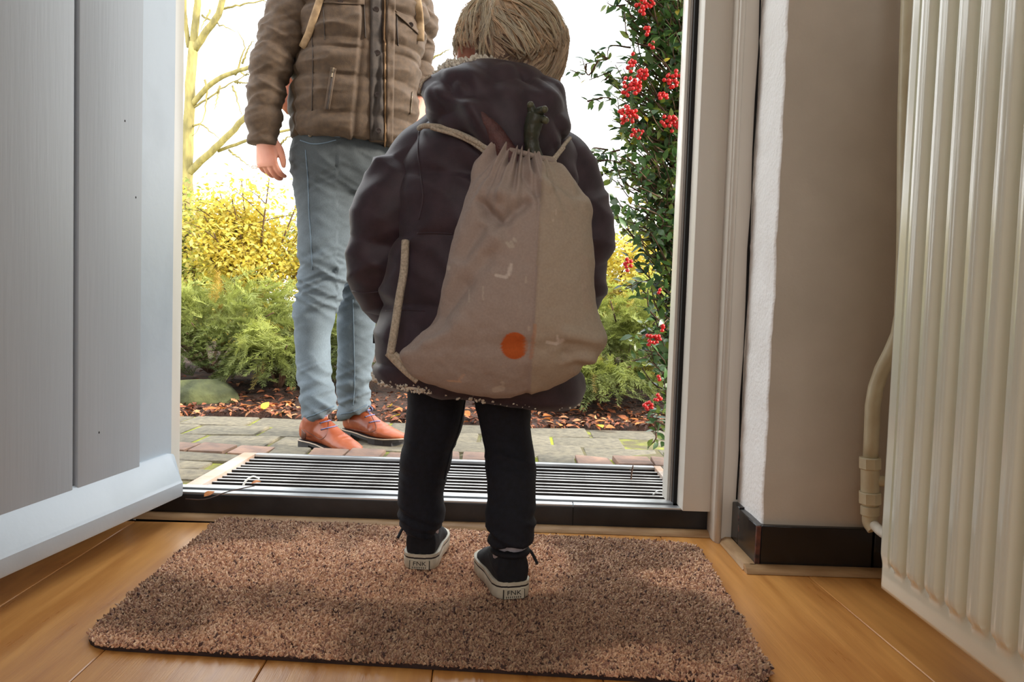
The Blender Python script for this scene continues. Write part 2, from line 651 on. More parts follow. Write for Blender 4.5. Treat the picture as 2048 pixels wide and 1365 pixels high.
# ------------------------------------------------------------------ right-hand frame of the doorway
xa, xb = P(1378, 700, 1.54)[0], P(1434, 700, 1.54)[0]     # main post
structure('trim_1', bevel_box((xa, 1.535, 0.052), (xb + .004, 1.60, 2.12), .003, 2), m_frame, sharp=40)
xc = P(1478, 700, 1.505)[0]
cas = structure('trim_2', bevel_box((xb - .001, 1.500, 0.0), (PX + .004, 1.56, 2.16), .004, 2), m_frame, sharp=40)
mk('bead', join(tube([(xb + .008, 1.498, 0.0), (xb + .008, 1.498, 2.1)], .006, 10)), m_frame, cas)
mk('crack', prism([(PX - .004 + .0016 * math.sin(i * 2.3), .09 + i * .1) for i in range(20)] +
                  [(PX - .0015 + .0014 * math.sin(i * 1.7), .09 + i * .1) for i in range(19, -1, -1)], 1, 1.4965, 1.501), m_gap, cas)
j = structure('trim_3', join(bevel_box((JX + .0, 1.618, 0.05), (JX + .06, 1.668, 2.12), .003, 2)), m_white, sharp=40)
mk('weathered_strip', bevel_box((JX + .006, 1.600, 0.05), (xa - .007, 1.622, 2.12), .003, 2), m_strip, j, sharp=40)
mk('draught_seal', box((xa - .008, 1.588, 0.05), (xa + .004, 1.622, 2.12)), m_gap, j, smooth=False)
# left-hand frame and head
structure('trim_4', bevel_box((JL - .07, 1.575, 0.0), (JL, 1.645, 2.12), .003, 2), m_white, sharp=40)
structure('trim_5', bevel_box((JL - .07, 1.54, 2.09), (xb + .03, 1.66, 2.16), .003, 2), m_frame, sharp=40)

# ------------------------------------------------------------------ black stone door sill
sill = structure('trim_6', join(bevel_box((JL - .05, 1.550, -0.03), (xb + .002, 1.625, 0.050), .003, 2)), m_stone, sharp=40)
sx = P(1146, 1010, 1.56)[0]
mk('sill_strip', bevel_box((JL - .03, 1.553, 0.049), (sx - .0006, 1.574, 0.0535), .001, 1), m_alu, sill, sharp=40)
mk('sill_strip', bevel_box((sx + .0006, 1.553, 0.049), (xb - .002, 1.574, 0.0535), .001, 1), m_alu, sill, sharp=40)
mk('rear_strip', bevel_box((JL - .03, 1.588, 0.049), (xb - .02, 1.612, 0.0545), .001, 1), m_alu, sill, sharp=40)
mk('joint', box((sx - .001, 1.5485, -.01), (sx + .001, 1.553, 0.049)), m_gap, sill, smooth=False)

def lath(name, p, q, wdt=.020, h=.012):
    p, q = np.array(p, float), np.array(q, float)
    d = norm(q - p)
    n = np.array([-d[1], d[0], 0])
    prof = [(0, 0), (0, h), (wdt * .45, h), (wdt * .85, h * .55), (wdt, .001)]
    R = [np.array([e - n * a + np.array([0, 0, b]) for a, b in prof]) for e in (p, q)]
    return loft(R)
lx = P(262, 1050, 1.53)[0]
t7 = structure('trim_7', lath('lath', (JL - .1, 1.549, 0), (xb, 1.549, 0), .024, .011), m_lath, sharp=40)
# black tiled skirting round the pier, with a wooden lath at its foot
bs = structure('baseboard_entry', box((PX + .002, YF + .0, 0), (XR + .02, YF + .01, .082)), m_gap, smooth=False)
ztile = 0.082
y1 = 1.455
mk('tile', bevel_box((PX - .011, YF - .010, .001), (PX + .004, y1 - .001, ztile), .0015, 1, .0008), m_tile, bs, sharp=40)
mk('tile', bevel_box((PX - .010, y1 + .001, .001), (PX + .004, 1.502, ztile + .003), .0015, 1, .0008), m_tile, bs, sharp=40)
mk('tile', bevel_box((PX - .003, YF - .012, .001), (PX + .20, YF + .002, ztile), .0015, 1, .0006), m_tile, bs, sharp=40)
mk('tile', bevel_box((PX + .203, YF - .012, .001), (XR, YF + .002, ztile), .0015, 1, .0006), m_tile, bs, sharp=40)
mk('chipped_edge', bevel_box((PX - .012, YF - .0125, .002), (PX - .0035, YF - .006, ztile - .001), .001, 1, .001), m_chip, bs, sharp=40)
mk('chip', join(*[ellipsoid((PX - .0105, y1 + RNG.normal(0, .003), ztile - RNG.random() * .05), (.0012, .003, .005), 8, 6) for _ in range(7)]), m_chip, bs)
t8 = structure('trim_8', lath('lath', (PX - .012, 1.525, 0), (PX - .012, YF - .030, 0), .022, .012)[0:2] and
               (lambda a: a)(join(lath('a', (PX - .011, 1.512, 0), (PX - .011, YF - .016, 0), .024, .012),
                                  lath('b', (PX - .033, YF - .012, 0), (XR, YF - .012, 0), .024, .012))), m_lath, sharp=40)

# ================================================================== the door leaf, opened inwards
E0 = np.array([-.693, 1.530])
th = math.radians(6.4)
du_d = np.array([-math.sin(th), -math.cos(th)])
dn_d = np.array([math.cos(th), -math.sin(th)])
def D(s, t, z):
    p = E0 + du_d * s + dn_d * t
    return np.array([p[0], p[1], z])
def s_at(px, py):
    r = ray(px, py)
    n3 = np.array([dn_d[0], dn_d[1], 0])
    k = ((np.array([E0[0], E0[1], 0]) - CAM) @ n3) / (r @ n3)
    q = CAM + r * k
    return float((q[:2] - E0) @ du_d)
def dmap(m):
    V, Fs = m
    return np.array([D(*v) for v in V]), Fs
door = structure('door_1', dmap(bevel_box((0.0, -.042, .058), (.93, 0.0, 2.085), .003, 2)), m_bar, sharp=40)
s1, s2, s3 = s_at(274, 500), s_at(147, 500), s_at(137, 500)
edges = [(s1, s2)]
wpl = s2 - s1
a = s3
while a < 0.92:
    edges.append((a, min(a + wpl, .925)))
    a += wpl + (s3 - s2)
for a, b in edges:
    mk('plank', dmap(bevel_box((a, -.002, .10), (b, .0095, 2.08), .0025, 2)), m_door, door, sharp=40)
wb = [(-.0, .058), (.036, .058), (.038, .062), (.038, .086), (.034, .092), (.010, .138), (.004, .143), (.0, .143)]
R = []
for s, e in ((-.004, 0.0), (.004, 1.0), (.5, 1.0), (.925, 1.0)):
    R.append([D(s, t * (0.35 + .65 * e), z if e else .058 + (z - .058) * .9) for t, z in wb])
# a chamfered near-hinge end, as the bar has in the photograph
R[0] = [D(-.002, t * .55, .062 + (z - .062) * .93) for t, z in wb]
R[1] = [D(.022, t, z) for t, z in wb]
mk('weather_bar', loft(np.array(R)), m_bar, door, sharp=30)
for px, py in ((240, 242), (262, 395), (188, 865)):
    s = s_at(px, py)
    z = None
    r = ray(px, py)
    q = CAM + r * ((D(s, 0, 0)[1]) / r[1])
    mk('nail_hole', dmap(ellipsoid((s, .0095, q[2]), (.0017, .0006, .0022), 10, 6)), m_hole, door)
for z in (.35, 1.75):                              # butt hinges on the frame side
    mk('hinge', dmap(tube([(-.006, -.046, z), (-.006, -.046, z + .10)], .007, 10)), m_alu, door)
hd = mk('door_handle', dmap(join(tube([(.87, .012, 1.05), (.87, .05, 1.05)], .009, 10), tube([(.875, .05, 1.05), (.76, .055, 1.05)], .009, 10),
                                bevel_box((.85, .0, .96), (.89, .014, 1.12), .003, 2))), m_alu, door, sharp=40)

# ================================================================== radiator
XRAD, Z0R, Z1R, YA, YB = 0.527, 0.088, 0.985, 1.030, -0.15
rad = empty('panel_radiator', (XRAD + .05, (YA + YB) / 2, Z0R), 'cream ribbed panel radiator hung on the right-hand wall', 'radiator')
def rad_panel(x0, sgn):
    pitch, lead = .0425, .026
    ys = []
    y = YA
    prof = [(0, 0)]
    ny = np.concatenate([np.linspace(0, .012, 5), np.arange(.016, YA - YB - .012, .0025), np.linspace(YA - YB - .012, YA - YB, 5)])
    nz = np.concatenate([[0, .004, .010, .030, .036, .040, .044, .048, .053, .060], np.linspace(.08, Z1R - Z0R - .08, 12),
                         (Z1R - Z0R) - np.array([.060, .053, .048, .044, .040, .036, .030, .010, .004, 0])])
    H = Z1R - Z0R
    ph = ((ny - lead) / pitch) % 1.0
    rib = sstep(.30, .42, ph) * (1 - sstep(.86, .98, ph))          # raised water channels with recessed valleys between
    rib = np.where((ny < lead) | (ny > YA - YB - .03), 0.55, rib)
    ridge = np.exp(-((ph - .64) / .05) ** 2) * .0012 * (ny > lead)
    V = []
    for z in nz:
        e = min(1.0, float(sstep(.036, .056, z)), float(sstep(.036, .056, H - z)))
        edge = .010 * (1 - math.sqrt(max(0, 1 - max(0, (.010 - min(z, H - z)) / .010) ** 2)))
        for k, y in enumerate(ny):
            ye = min(y, YA - YB - y)
            edge2 = .010 * (1 - math.sqrt(max(0, 1 - max(0, (.010 - ye) / .010) ** 2)))
            off = (.0045 * (1 - e) + e * (rib[k] * .0140 - ridge[k] * -1)) - max(edge, edge2)
            V.append((x0 - sgn * off, YA - y, Z0R + z))
    V = np.array(V)
    n = len(V)
    f = grid_faces(len(nz), len(ny), False)
    back = V.copy()
    back[:, 0] = x0 + sgn * .008
    rim = list(range(len(ny))) + [r * len(ny) + len(ny) - 1 for r in range(1, len(nz))]
    rim += [(len(nz) - 1) * len(ny) + c for c in range(len(ny) - 2, -1, -1)] + [r * len(ny) for r in range(len(nz) - 2, 0, -1)]
    Vb = np.vstack([V, back[rim]])
    m = len(rim)
    Fs = [tuple(q) for q in f] + [(rim[k], rim[(k + 1) % m], n + (k + 1) % m, n + k) for k in range(m)] + [tuple(range(n + m - 1, n - 1, -1))]
    return Vb, Fs
mk('front_panel', rad_panel(XRAD, 1), m_rad, rad, sharp=50)
mk('rear_panel', bevel_box((XRAD + .085, YB + .01, Z0R), (XRAD + .100, YA - .01, Z1R), .004, 2), m_rad, rad, sharp=50)
fin = []
yy = YB + .05
while yy < YA - .05:
    fin.append(bevel_box((XRAD + .012, yy, Z0R + .06), (XRAD + .084, yy + .012, Z1R - .05), .002, 1))
    yy += .04
fo = mk('convector_fins', join(*fin), m_rad, rad, smooth=False)
fo['kind'] = 'stuff'
for yb in (YA - .15, YB + .15):
    mk('bracket', bevel_box((XRAD + .098, yb, .3), (XR - .001, yb + .03, .85), .002, 1), m_rad, rad, sharp=50)

# heating pipe with its compression tee
pz = lambda px, py, d: P(px, py, d)
yp = 1.285
pipe = empty('heating_pipe', (pz(1745, 1040, yp)[0], yp, .09), 'cream painted heating pipe with a tee fitting beside the radiator', 'pipe')
path = [pz(1741, 925, yp), pz(1744, 850, yp), pz(1748, 790, yp), pz(1766, 735, yp - .005), pz(1794, 680, yp - .015), pz(1803, 640, yp - .02), pz(1806, 580, yp - .02), pz(1812, 200, yp - .02)]
path.append(path[-1] + np.array([0, 0, 1.3]))
mk('riser', tube(smooth_path(path, 60), .0125, 20), m_pipe, pipe)
def cyl(p, q, r, n=20, b=.0015):
    p, q = np.array(p, float), np.array(q, float)
    d = norm(q - p)
    return tube([p, p + d * b, q - d * b, q], [r - b, r, r, r - b], n)
c = lambda y: pz(1740, y, yp)
mk('compression_nut', cyl(c(938), c(915), .0185, 8), m_pipe, pipe, sharp=40)
mk('tee_body', join(cyl(c(985), c(936), .0150), cyl(c(962), c(962) + np.array([.055, -.01, .002]), .0095), cyl(c(962) + np.array([.028, -.005, .001]), c(962) + np.array([.04, -.007, .001]), .0125, 8)), m_pipe, pipe, sharp=40)
mk('compression_nut', cyl(c(1008), c(984), .0188, 8), m_pipe, pipe, sharp=40)
mk('elbow', join(cyl(c(1035), c(1007), .0125), cyl(c(1031), c(1012), .0155), tube(smooth_path([c(1030), c(1045), c(1056) + np.array([.004, -.008, 0])], 10), .0125, 16)), m_pipe, pipe, sharp=40)
tail = [c(1048) + np.array([.004, -.006, 0]), pz(1760, 1062, yp - .05), pz(1785, 1078, yp - .12), pz(1815, 1088, yp - .2), np.array([XRAD + .05, 1.0, .13])]
mk('tail_pipe', tube(smooth_path(tail, 24), .0085, 16), m_pipe2, pipe)
# ================================================================== threshold grate, paving, bed
m_bar_m = M('bright_scraper_bars', (214, 214, 216), 0.42, (160, 158, 160), 30, stretch=(.3, 1, 1), metal=0.55)
m_frm = M('zinc_frame_with_rust', (184, 172, 164), 0.55, (184, 150, 126), 9, detail=6, metal=0.25, ramp=(.38, .62), bump=0.3)
m_pit = M('dark_pit', (26, 20, 22), 0.9, (14, 11, 12), 20)
m_paver = M('grey_concrete_paver', (126, 118, 99), 0.85, (90, 84, 74), 45, detail=8, bump=0.7, bscale=220, rnd=0.16, ramp=(.3, .7))
m_brick = M('red_brown_clinker', (150, 118, 100), 0.8, (122, 99, 88), 22, detail=7, bump=0.6, bscale=120, rnd=0.16)
m_moss = M('mossy_sand_joint', (150, 158, 40), 0.95, (96, 88, 62), 7, detail=6, bump=0.9, bscale=120, ramp=(.42, .6))
m_soil = M('dark_bark_soil', (74, 46, 32), 0.95, (40, 26, 20), 26, detail=8, bump=1.0, bscale=90, bdist=.01)
m_lawn = M('far_grass', (120, 130, 60), 0.95, (90, 100, 44), 3)
m_stone2 = M('mossy_boulder', (92, 96, 58), 0.9, (58, 62, 38), 9, detail=8, bump=0.8, bscale=50, bdist=.006)
m_plastic = M('white_plastic_strip', (236, 236, 232), 0.4)
m_twig = M('dark_twig', (92, 62, 46), 0.8, (60, 40, 30), 40)

GX0, GX1 = G(483, 915)[0] - .012, G(1312, 932)[0] + .01
GY0, GY1 = 1.626, 2.205
gr = empty('boot_scraper_grate', ((GX0 + GX1) / 2, (GY0 + GY1) / 2, -.06), 'metal boot scraper grate of parallel bars set outside the door sill', 'grate')
fw_l, fw_r, fw_b = .040, .022, .022
mk('frame_rail', bevel_box((GX0, GY0, -.05), (GX0 + fw_l, GY1, .004), .003, 2), m_frm, gr, sharp=40)
mk('frame_rail', bevel_box((GX1 - fw_r, GY0, -.05), (GX1, GY1, .004), .003, 2), m_frm, gr, sharp=40)
mk('frame_rail', bevel_box((GX0 + fw_l, GY1 - fw_b, -.05), (GX1 - fw_r, GY1, .004), .003, 2), m_alu, gr, sharp=40)
mk('pit', join(box((GX0 + .005, GY0, -.075), (GX1 - .005, GY1 - .003, -.055)), box((GX0 + fw_l, GY1 - fw_b - .004, -.055), (GX1 - fw_r, GY1 - fw_b, -.004))), m_pit, gr, smooth=False)
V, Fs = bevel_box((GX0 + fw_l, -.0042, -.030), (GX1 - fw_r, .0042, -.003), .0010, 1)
cx = (GX0 + fw_l + GX1 - fw_r) / 2
V[:, 0] -= cx
m_bar_shade = M('painted_bar_side_shade', (40, 34, 34), 0.85, (24, 20, 20), 60)  # dark colour stands in for the shade between the bars
bar_me = mesh_of('bar', V, Fs, [m_bar_m, m_bar_shade], False, mi=[0 if V[list(f)][:, 2].min() > -.0045 else 1 for f in Fs])
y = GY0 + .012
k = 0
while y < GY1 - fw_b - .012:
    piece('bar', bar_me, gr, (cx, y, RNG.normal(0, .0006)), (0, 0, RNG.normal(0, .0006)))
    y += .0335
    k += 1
cr = [bevel_box((x, GY0 + .005, -.045), (x + .004, GY1 - fw_b, -.026), .0008, 1) for x in np.linspace(GX0 + .12, GX1 - .1, 7)]
for q in cr:
    mk('cross_rod', q, m_pit, gr, smooth=False)

def ribbon(pts, w, t=.0012, up=(0, 1, 0)):
    p = smooth_path(pts, 16)
    return tube(p, w, 8, squash=t / w, ref=up)
e = G(484, 978, .0)
o = mk('plastic_strip', tube(smooth_path([e, e + (.006, .01, .018), e + (.020, .02, .026), e + (.034, .024, .020)], 16), .0035, 8, squash=.45), m_plastic)
tag(o, 'short white plastic strip curling up from the left end of the grate', 'plastic strip')
e = G(1306, 990, .0)
o = mk('plastic_strip', tube(smooth_path([e, e + (.012, -.005, .012), e + (.028, -.02, .014), e + (.042, -.06, .004), e + (.047, -.09, -.004)], 20), .0035, 8, squash=.5), m_plastic)
tag(o, 'white plastic strip arching at the right end of the grate by the door frame', 'plastic strip')
e = G(1262, 960, -.004)
o = mk('twig', join(tube(smooth_path([e, e + (.001, .0, .02), e + (.004, .0, .04)], 8), [.0022] * 6 + [.0018] * 2, 7), tube([e + (.002, 0, .022), e + (-.006, 0, .03)], .001, 5)), m_twig)
tag(o, 'dark twig standing up between the grate bars on the right', 'twig')
e = G(405, 1000, .056)
o = mk('twig', tube(smooth_path([e + (-.03, -.01, .003), e, e + (.03, .05, .004), e + (.07, .10, .006)], 14), .0011, 6), m_twig)
tag(o, 'thin red-brown twig lying across the sill and left end of the grate', 'twig')

# paving: clinker edging behind the grate, grey pavers beyond
ZP = -.045
pave = structure('pavement', join(box((-2.6, 1.66, -.12), (GX0 - .002, GY1 + .0, -.012)), box((GX1 + .002, 1.66, -.12), (2.4, GY1, -.012)),
                 box((-2.6, GY1 + .0, -.12), (2.4, 2.337, -.010)), box((-2.6, 2.337, -.12), (2.4, 3.14, ZP - .006))), m_moss, smooth=False)
def bricks(name, mat, lx, ly, lz, nvar=4):
    out = []
    for _ in range(nvar):
        V, Fs = bevel_box((-lx / 2, -ly / 2, -lz), (lx / 2, ly / 2, 0), .006, 2, .007)
        out.append(mesh_of(name, V, Fs, mat, True))
        out[-1].set_sharp_from_angle(angle=math.radians(50))
    return out
edge_br = bricks('edging_brick', m_brick, .108, .120, .05)
edge_gr = bricks('edging_brick', m_paver, .108, .120, .05)
x = -1.95
k = 0
ey = GY1 + .067
while x < 1.9:
    me = (edge_gr if (k % 7 in (4,)) else edge_br)[k % 4]
    piece('edging_brick', me, pave, (x, ey + RNG.normal(0, .003), .001 + RNG.normal(0, .0025)), (RNG.normal(0, .012), RNG.normal(0, .012), RNG.normal(0, .025)))
    x += .1165
    k += 1
pv = bricks('paver', m_paver, .262, .190, .06)
y = 2.337 + .098
row = 0
while y < 3.22:
    x = -2.5 + (row % 2) * .135 + row * .03
    while x < 2.3:
        piece('paver', pv[(row + int(x * 10)) % 4], pave, (x, y + RNG.normal(0, .002), ZP + RNG.normal(0, .002)), (RNG.normal(0, .008), RNG.normal(0, .008), RNG.normal(0, .008)))
        x += .274
    y += .201
    row += 1
sm = bricks('paver', m_paver, .196, .094, .05)
for xs, xe in ((-2.2, GX0), (GX1, 2.0)):
    y = GY1 - .048
    row = 0
    while y > 1.70:
        x = (xe - .100 - (row % 2) * .05) if xe == GX0 else (xs + .100 + (row % 2) * .05)
        while xs + .05 < x < xe - .05:
            piece('paver', sm[(row + int(x * 10)) % 4], pave, (x, y, -.002 + RNG.normal(0, .002)), (RNG.normal(0, .01), RNG.normal(0, .01), RNG.normal(0, .006)))
            x += -.203 if xe == GX0 else .203
        y -= .101
        row += 1
# bed of bark and soil rising behind the paving
nx, ny = 90, 40
X, Y = np.meshgrid(np.linspace(-4.5, 4.0, nx), np.linspace(3.135, 6.6, ny))
Zb = -.04 + .09 * sstep(3.15, 4.2, Y)
Vb = np.stack([X.ravel(), Y.ravel(), Zb.ravel()], -1)
Vb[:, 2] += fbm(Vb * 5, 21) * .012 + vnoise(Vb * 17, 5) * .006
Vb[:nx, 2] = -.14
bed = structure('ground', (Vb, [tuple(q) for q in grid_faces(ny, nx, False)]), m_soil)
structure('lawn', box((-60, 6.4, -.3), (60, 80, -.02)), m_lawn, smooth=False)
structure('soil_edge', box((-4.5, 3.142, -.3), (4.0, 6.5, -.06)), m_soil, smooth=False)

# boulder
def rock(V):
    return fbm(V * 9, 31) * .022 + vnoise(V * 30, 2) * .006
o = mk('boulder', displaced(ellipsoid(P(395, 800, 3.42) + np.array([0, .05, .0]), (.20, .12, .085), 40, 24), rock), m_stone2)
tag(o, 'mossy green boulder half buried at the edge of the planting bed', 'boulder')

# ------------------------------------------------------------------ leaves
def leaf_mesh(L=1.0, W=.5, n=5, fold=.12, curl=.15):
    """elliptic leaf along +Y, folded on its midrib"""
    V, Fs = [], []
    for i in range(n + 1):
        t = i / n
        w = W / 2 * (math.sin(math.pi * min(1, t ** .85)) if 0 < i < n else 0.02)
        z = -curl * L * t * t
        V += [(-w, t * L, z + fold * w), (0, t * L, z), (w, t * L, z + fold * w)]
    for i in range(n):
        a = i * 3
        Fs += [(a, a + 1, a + 4, a + 3), (a + 1, a + 2, a + 5, a + 4)]
    return np.array(V, float), np.array(Fs)
m_litter = M('fallen_leaf_litter', (255, 255, 255), 0.8, (215, 215, 215), 60, attr=True)
m_fall = M('fallen_leaf_orange', (214, 138, 70), 0.7, (180, 104, 48), 40, rnd=0.3, trans=0.2)
m_fall2 = M('fallen_leaf_yellow', (226, 196, 62), 0.7, (206, 166, 50), 40, rnd=0.12, trans=0.2)
def ground_z(x, y):
    p = np.array([[x, y, -.04 + .09 * float(sstep(3.15, 4.2, y))]])
    return float(p[0, 2] + fbm(p * 5, 21)[0] * .012 + vnoise(p * 17, 5)[0] * .006)
n = 5200
lx_, ly_ = RNG.uniform(-3.2, 2.6, n), 3.14 + np.abs(RNG.normal(0, .30, n))
lz_ = np.array([ground_z(a, b) for a, b in zip(lx_, ly_)]) + RNG.uniform(.0, .014, n)
a = RNG.uniform(0, 2 * math.pi, n)
tV, tF = leaf_mesh(1, .42, 3, .3, .3)
V, Fs = scatter(tV, tF, np.stack([lx_, ly_, lz_], -1), frames_from(np.stack([np.cos(a), np.sin(a), RNG.normal(0, .25, n)], -1)), RNG.uniform(.02, .05, n))
pal = np.array([lin(c) for c in ((120, 66, 42), (150, 84, 52), (176, 106, 66), (92, 54, 38), (200, 140, 96), (70, 44, 34))])
col = np.repeat(pal[RNG.integers(0, 6, n)], len(tV), 0)
o = mk('leaf_litter', (V, Fs), m_litter, col=col, fix=False)
tag(o, 'brown leaf and bark litter covering the planting bed', 'leaf litter', kind='stuff')

lv, lf = leaf_mesh(.055, .034, 5, .25, .25)
lf = [tuple(q) for q in lf]
fm = [mesh_of('fallen_leaf', lv, lf, m) for m in (m_fall, m_fall2)]
spots = [(478, 818, 0), (492, 822, 0), (524, 826, 1), (567, 830, 1), (430, 829, 0), (782, 818, 1), (806, 824, 0), (800, 836, 1), (590, 762, 0), (1160, 813, 0),
         (1245, 842, 0), (1270, 856, 0), (1205, 862, 1), (1140, 828, 0), (1190, 850, 0), (1100, 845, 0), (1085, 838, 0), (915, 846, 0), (940, 838, 0),
         (1230, 862, 0), (1278, 848, 0), (460, 800, 0), (500, 800, 0), (545, 818, 0), (410, 826, 0), (905, 852, 0), (1120, 858, 0), (570, 808, 0)]
def where_of(px, py):
    if py < 812:
        return 'under the junipers'
    if px < 600:
        return 'left of the boots'
    if px < 830:
        return 'just behind the boots'
    if px < 955:
        return 'between the legs of the child'
    return 'right of the legs of the child'
ORD = ['leftmost', 'second', 'third', 'fourth', 'fifth', 'sixth', 'seventh', 'eighth', 'ninth', 'tenth', 'eleventh', 'twelfth']
sets = {}
for px, py, y_ in sorted(spots):
    sets.setdefault((y_, where_of(px, py)), []).append((px, py))
for (y_, wh), lst in sets.items():
    cname = 'yellow' if y_ else 'orange-brown'
    for k, (px, py) in enumerate(lst):
        g = G(px, py, -.02)
        for _ in range(4):
            g = G(px, py, ground_z(g[0], g[1]) if g[1] > 3.17 else ZP)
        o = piece('fallen_leaf', fm[y_], None, g + np.array([0, 0, .012]), (RNG.normal(.2, .2), RNG.normal(0, .3), RNG.uniform(0, 6.28)), (1, 1, 1))
        if len(lst) == 1:
            lab = 'only ' + cname + ' fallen leaf ' + wh
        else:
            lab = (ORD[k] if k == 0 else ORD[k] + ' from left') + ' of the ' + cname + ' fallen leaves ' + wh
        tag(o, lab, 'leaf', cname + ' fallen leaves ' + wh)
# leaf scraps caught in the grate
for px, py, z, txt in ((424, 985, .004, 'tiny curled dry leaf standing on the left end of the grate'), (408, 994, .056, 'tiny brown leaf scrap on the sill strip at the left'),
                       (502, 968, .004, 'shrivelled red-brown leaf beside the curled plastic strip')):
    o = piece('leaf_scrap', fm[0], None, G(px, py, z), (.5, .3, RNG.uniform(0, 6)), (.45, .45, .45))
    tag(o, txt, 'leaf')

# ------------------------------------------------------------------ junipers
m_jun = M('juniper_needles', (255, 255, 255), 0.6, (235, 235, 235), 40, attr=True, trans=0.35)
m_bark = M('brown_bark', (104, 78, 58), 0.85, (66, 48, 36), 30, stretch=(1, 1, .2), bump=0.8)
def spray_template(seed):
    """one feathery shoot along +Y: a curved axis with side shoots of thin needles"""
    r = np.random.default_rng(seed)
    V, Fs = [], []
    def blade(p, d, L, w):
        d = norm(d)
        s = norm(np.cross(d, np.array([0, 0, 1.0]) + r.normal(0, .3, 3)))
        b = len(V)
        V.extend([p - s * w, p + s * w, p + d * L])
        Fs.append((b, b + 1, b + 2))
    for i in range(20):
        t = i / 19
        p = np.array([.05 * math.sin(t * 3 + seed), t, -.10 * t * t])
        for sgn in (-1, 1):
            side = np.array([sgn * (.95 - .35 * t), .75, r.normal(.10, .3)])
            L = (.34 * (1 - .75 * t) + .06) * r.uniform(.7, 1.2)
            blade(p, side, L, .016)
            q = p + norm(side) * L * .45
            for s2 in (-1, 1):
                blade(q, norm(side) + np.array([s2 * .55, .3, r.normal(0, .4)]), L * .5, .012)
    blade(np.array([0, .9, -.08]), (0, 1, -.1), .22, .018)
    return np.array(V), np.array(Fs)
SPR = [spray_template(s) for s in (1, 2, 3)]
def juniper(cx_, cy_, rx, ry, h, n, label, droop=0.5, seed=0):
    r = np.random.default_rng(seed + 50)
    gz = ground_z(cx_, cy_)
    root = empty('juniper_shrub', (cx_, cy_, gz), label, 'shrub')
    br = []
    for k in range(14):
        a = r.uniform(0, 6.28)
        e = np.array([cx_ + math.cos(a) * rx * .8, cy_ + math.sin(a) * ry * .8, gz + h * r.uniform(.35, .8)])
        b = np.array([cx_, cy_, gz])
        br.append(tube(smooth_path([b, b + (e - b) * .5 + np.array([0, 0, .06]), e], 8), np.linspace(.010, .003, 8), 6))
    mk('branches', join(*br), m_bark, root)
    # tips spread over a dome that opens to the light, hanging skirts towards the path
    u = r.uniform(0, 1, n) ** .6
    a = r.uniform(0, 2 * math.pi, n)
    rr = np.sqrt(r.uniform(.05, 1, n))
    px_, py_ = cx_ + np.cos(a) * rx * rr, cy_ + np.sin(a) * ry * rr
    top = gz + h * np.sqrt(np.clip(1.06 - rr ** 2, 0, 1)) * (.80 + .35 * vnoise(np.stack([px_ * 4, py_ * 4, 0 * px_ + seed], -1), 8))
    pz_ = gz + .05 + (top - gz - .05) * (1 - (1 - u) * .55)
    out = np.stack([np.cos(a) * rr, np.sin(a) * rr, 0.50 - droop * rr + r.normal(0, .25, n)], -1)
    out[:, :2] += r.normal(0, .35, (n, 2))
    S = r.uniform(.09, .17, n)
    pos = np.stack([px_, py_, pz_], -1) - norm(out) * S[:, None] * .6
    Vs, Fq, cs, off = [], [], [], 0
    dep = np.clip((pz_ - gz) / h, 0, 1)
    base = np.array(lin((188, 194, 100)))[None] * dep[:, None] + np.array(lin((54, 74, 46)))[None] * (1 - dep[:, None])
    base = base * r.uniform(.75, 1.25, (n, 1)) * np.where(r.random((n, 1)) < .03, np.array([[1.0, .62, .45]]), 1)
    for k in range(3):
        s = np.arange(n) % 3 == k
        V, Fs = scatter(*SPR[k], pos[s], frames_from(out[s]), S[s])
        Vs.append(V)
        Fq.append(Fs + off)
        off += len(V)
        cs.append(np.repeat(base[s], len(SPR[k][0]), 0))
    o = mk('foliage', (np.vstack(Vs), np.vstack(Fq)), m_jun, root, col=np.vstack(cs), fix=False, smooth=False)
    o['kind'] = 'stuff'
juniper(-2.62, 4.10, .62, .50, .62, 700, 'juniper shrub farthest left, half behind the door frame', seed=1)
juniper(-1.62, 4.02, .66, .52, .60, 1150, 'spreading green juniper shrub just left of the man in jeans', seed=2)
juniper(-1.15, 3.72, .28, .28, .34, 330, 'low juniper sprig drooping over the bark behind the heel of the orange-brown boots', droop=.9, seed=3)
juniper(-0.55, 4.15, .62, .50, .58, 700, 'juniper shrub behind the legs of the man and the child', seed=4)
juniper(0.62, 4.05, .66, .55, .58, 1250, 'feathery juniper shrub between the child and the berry bush', seed=5)
juniper(0.42, 3.60, .34, .26, .26, 360, 'low fringe of juniper hanging over the path right of the child', droop=.9, seed=6)
juniper(1.75, 4.2, .62, .52, .58, 350, 'juniper shrub hidden behind the berry bush at the right', seed=7)

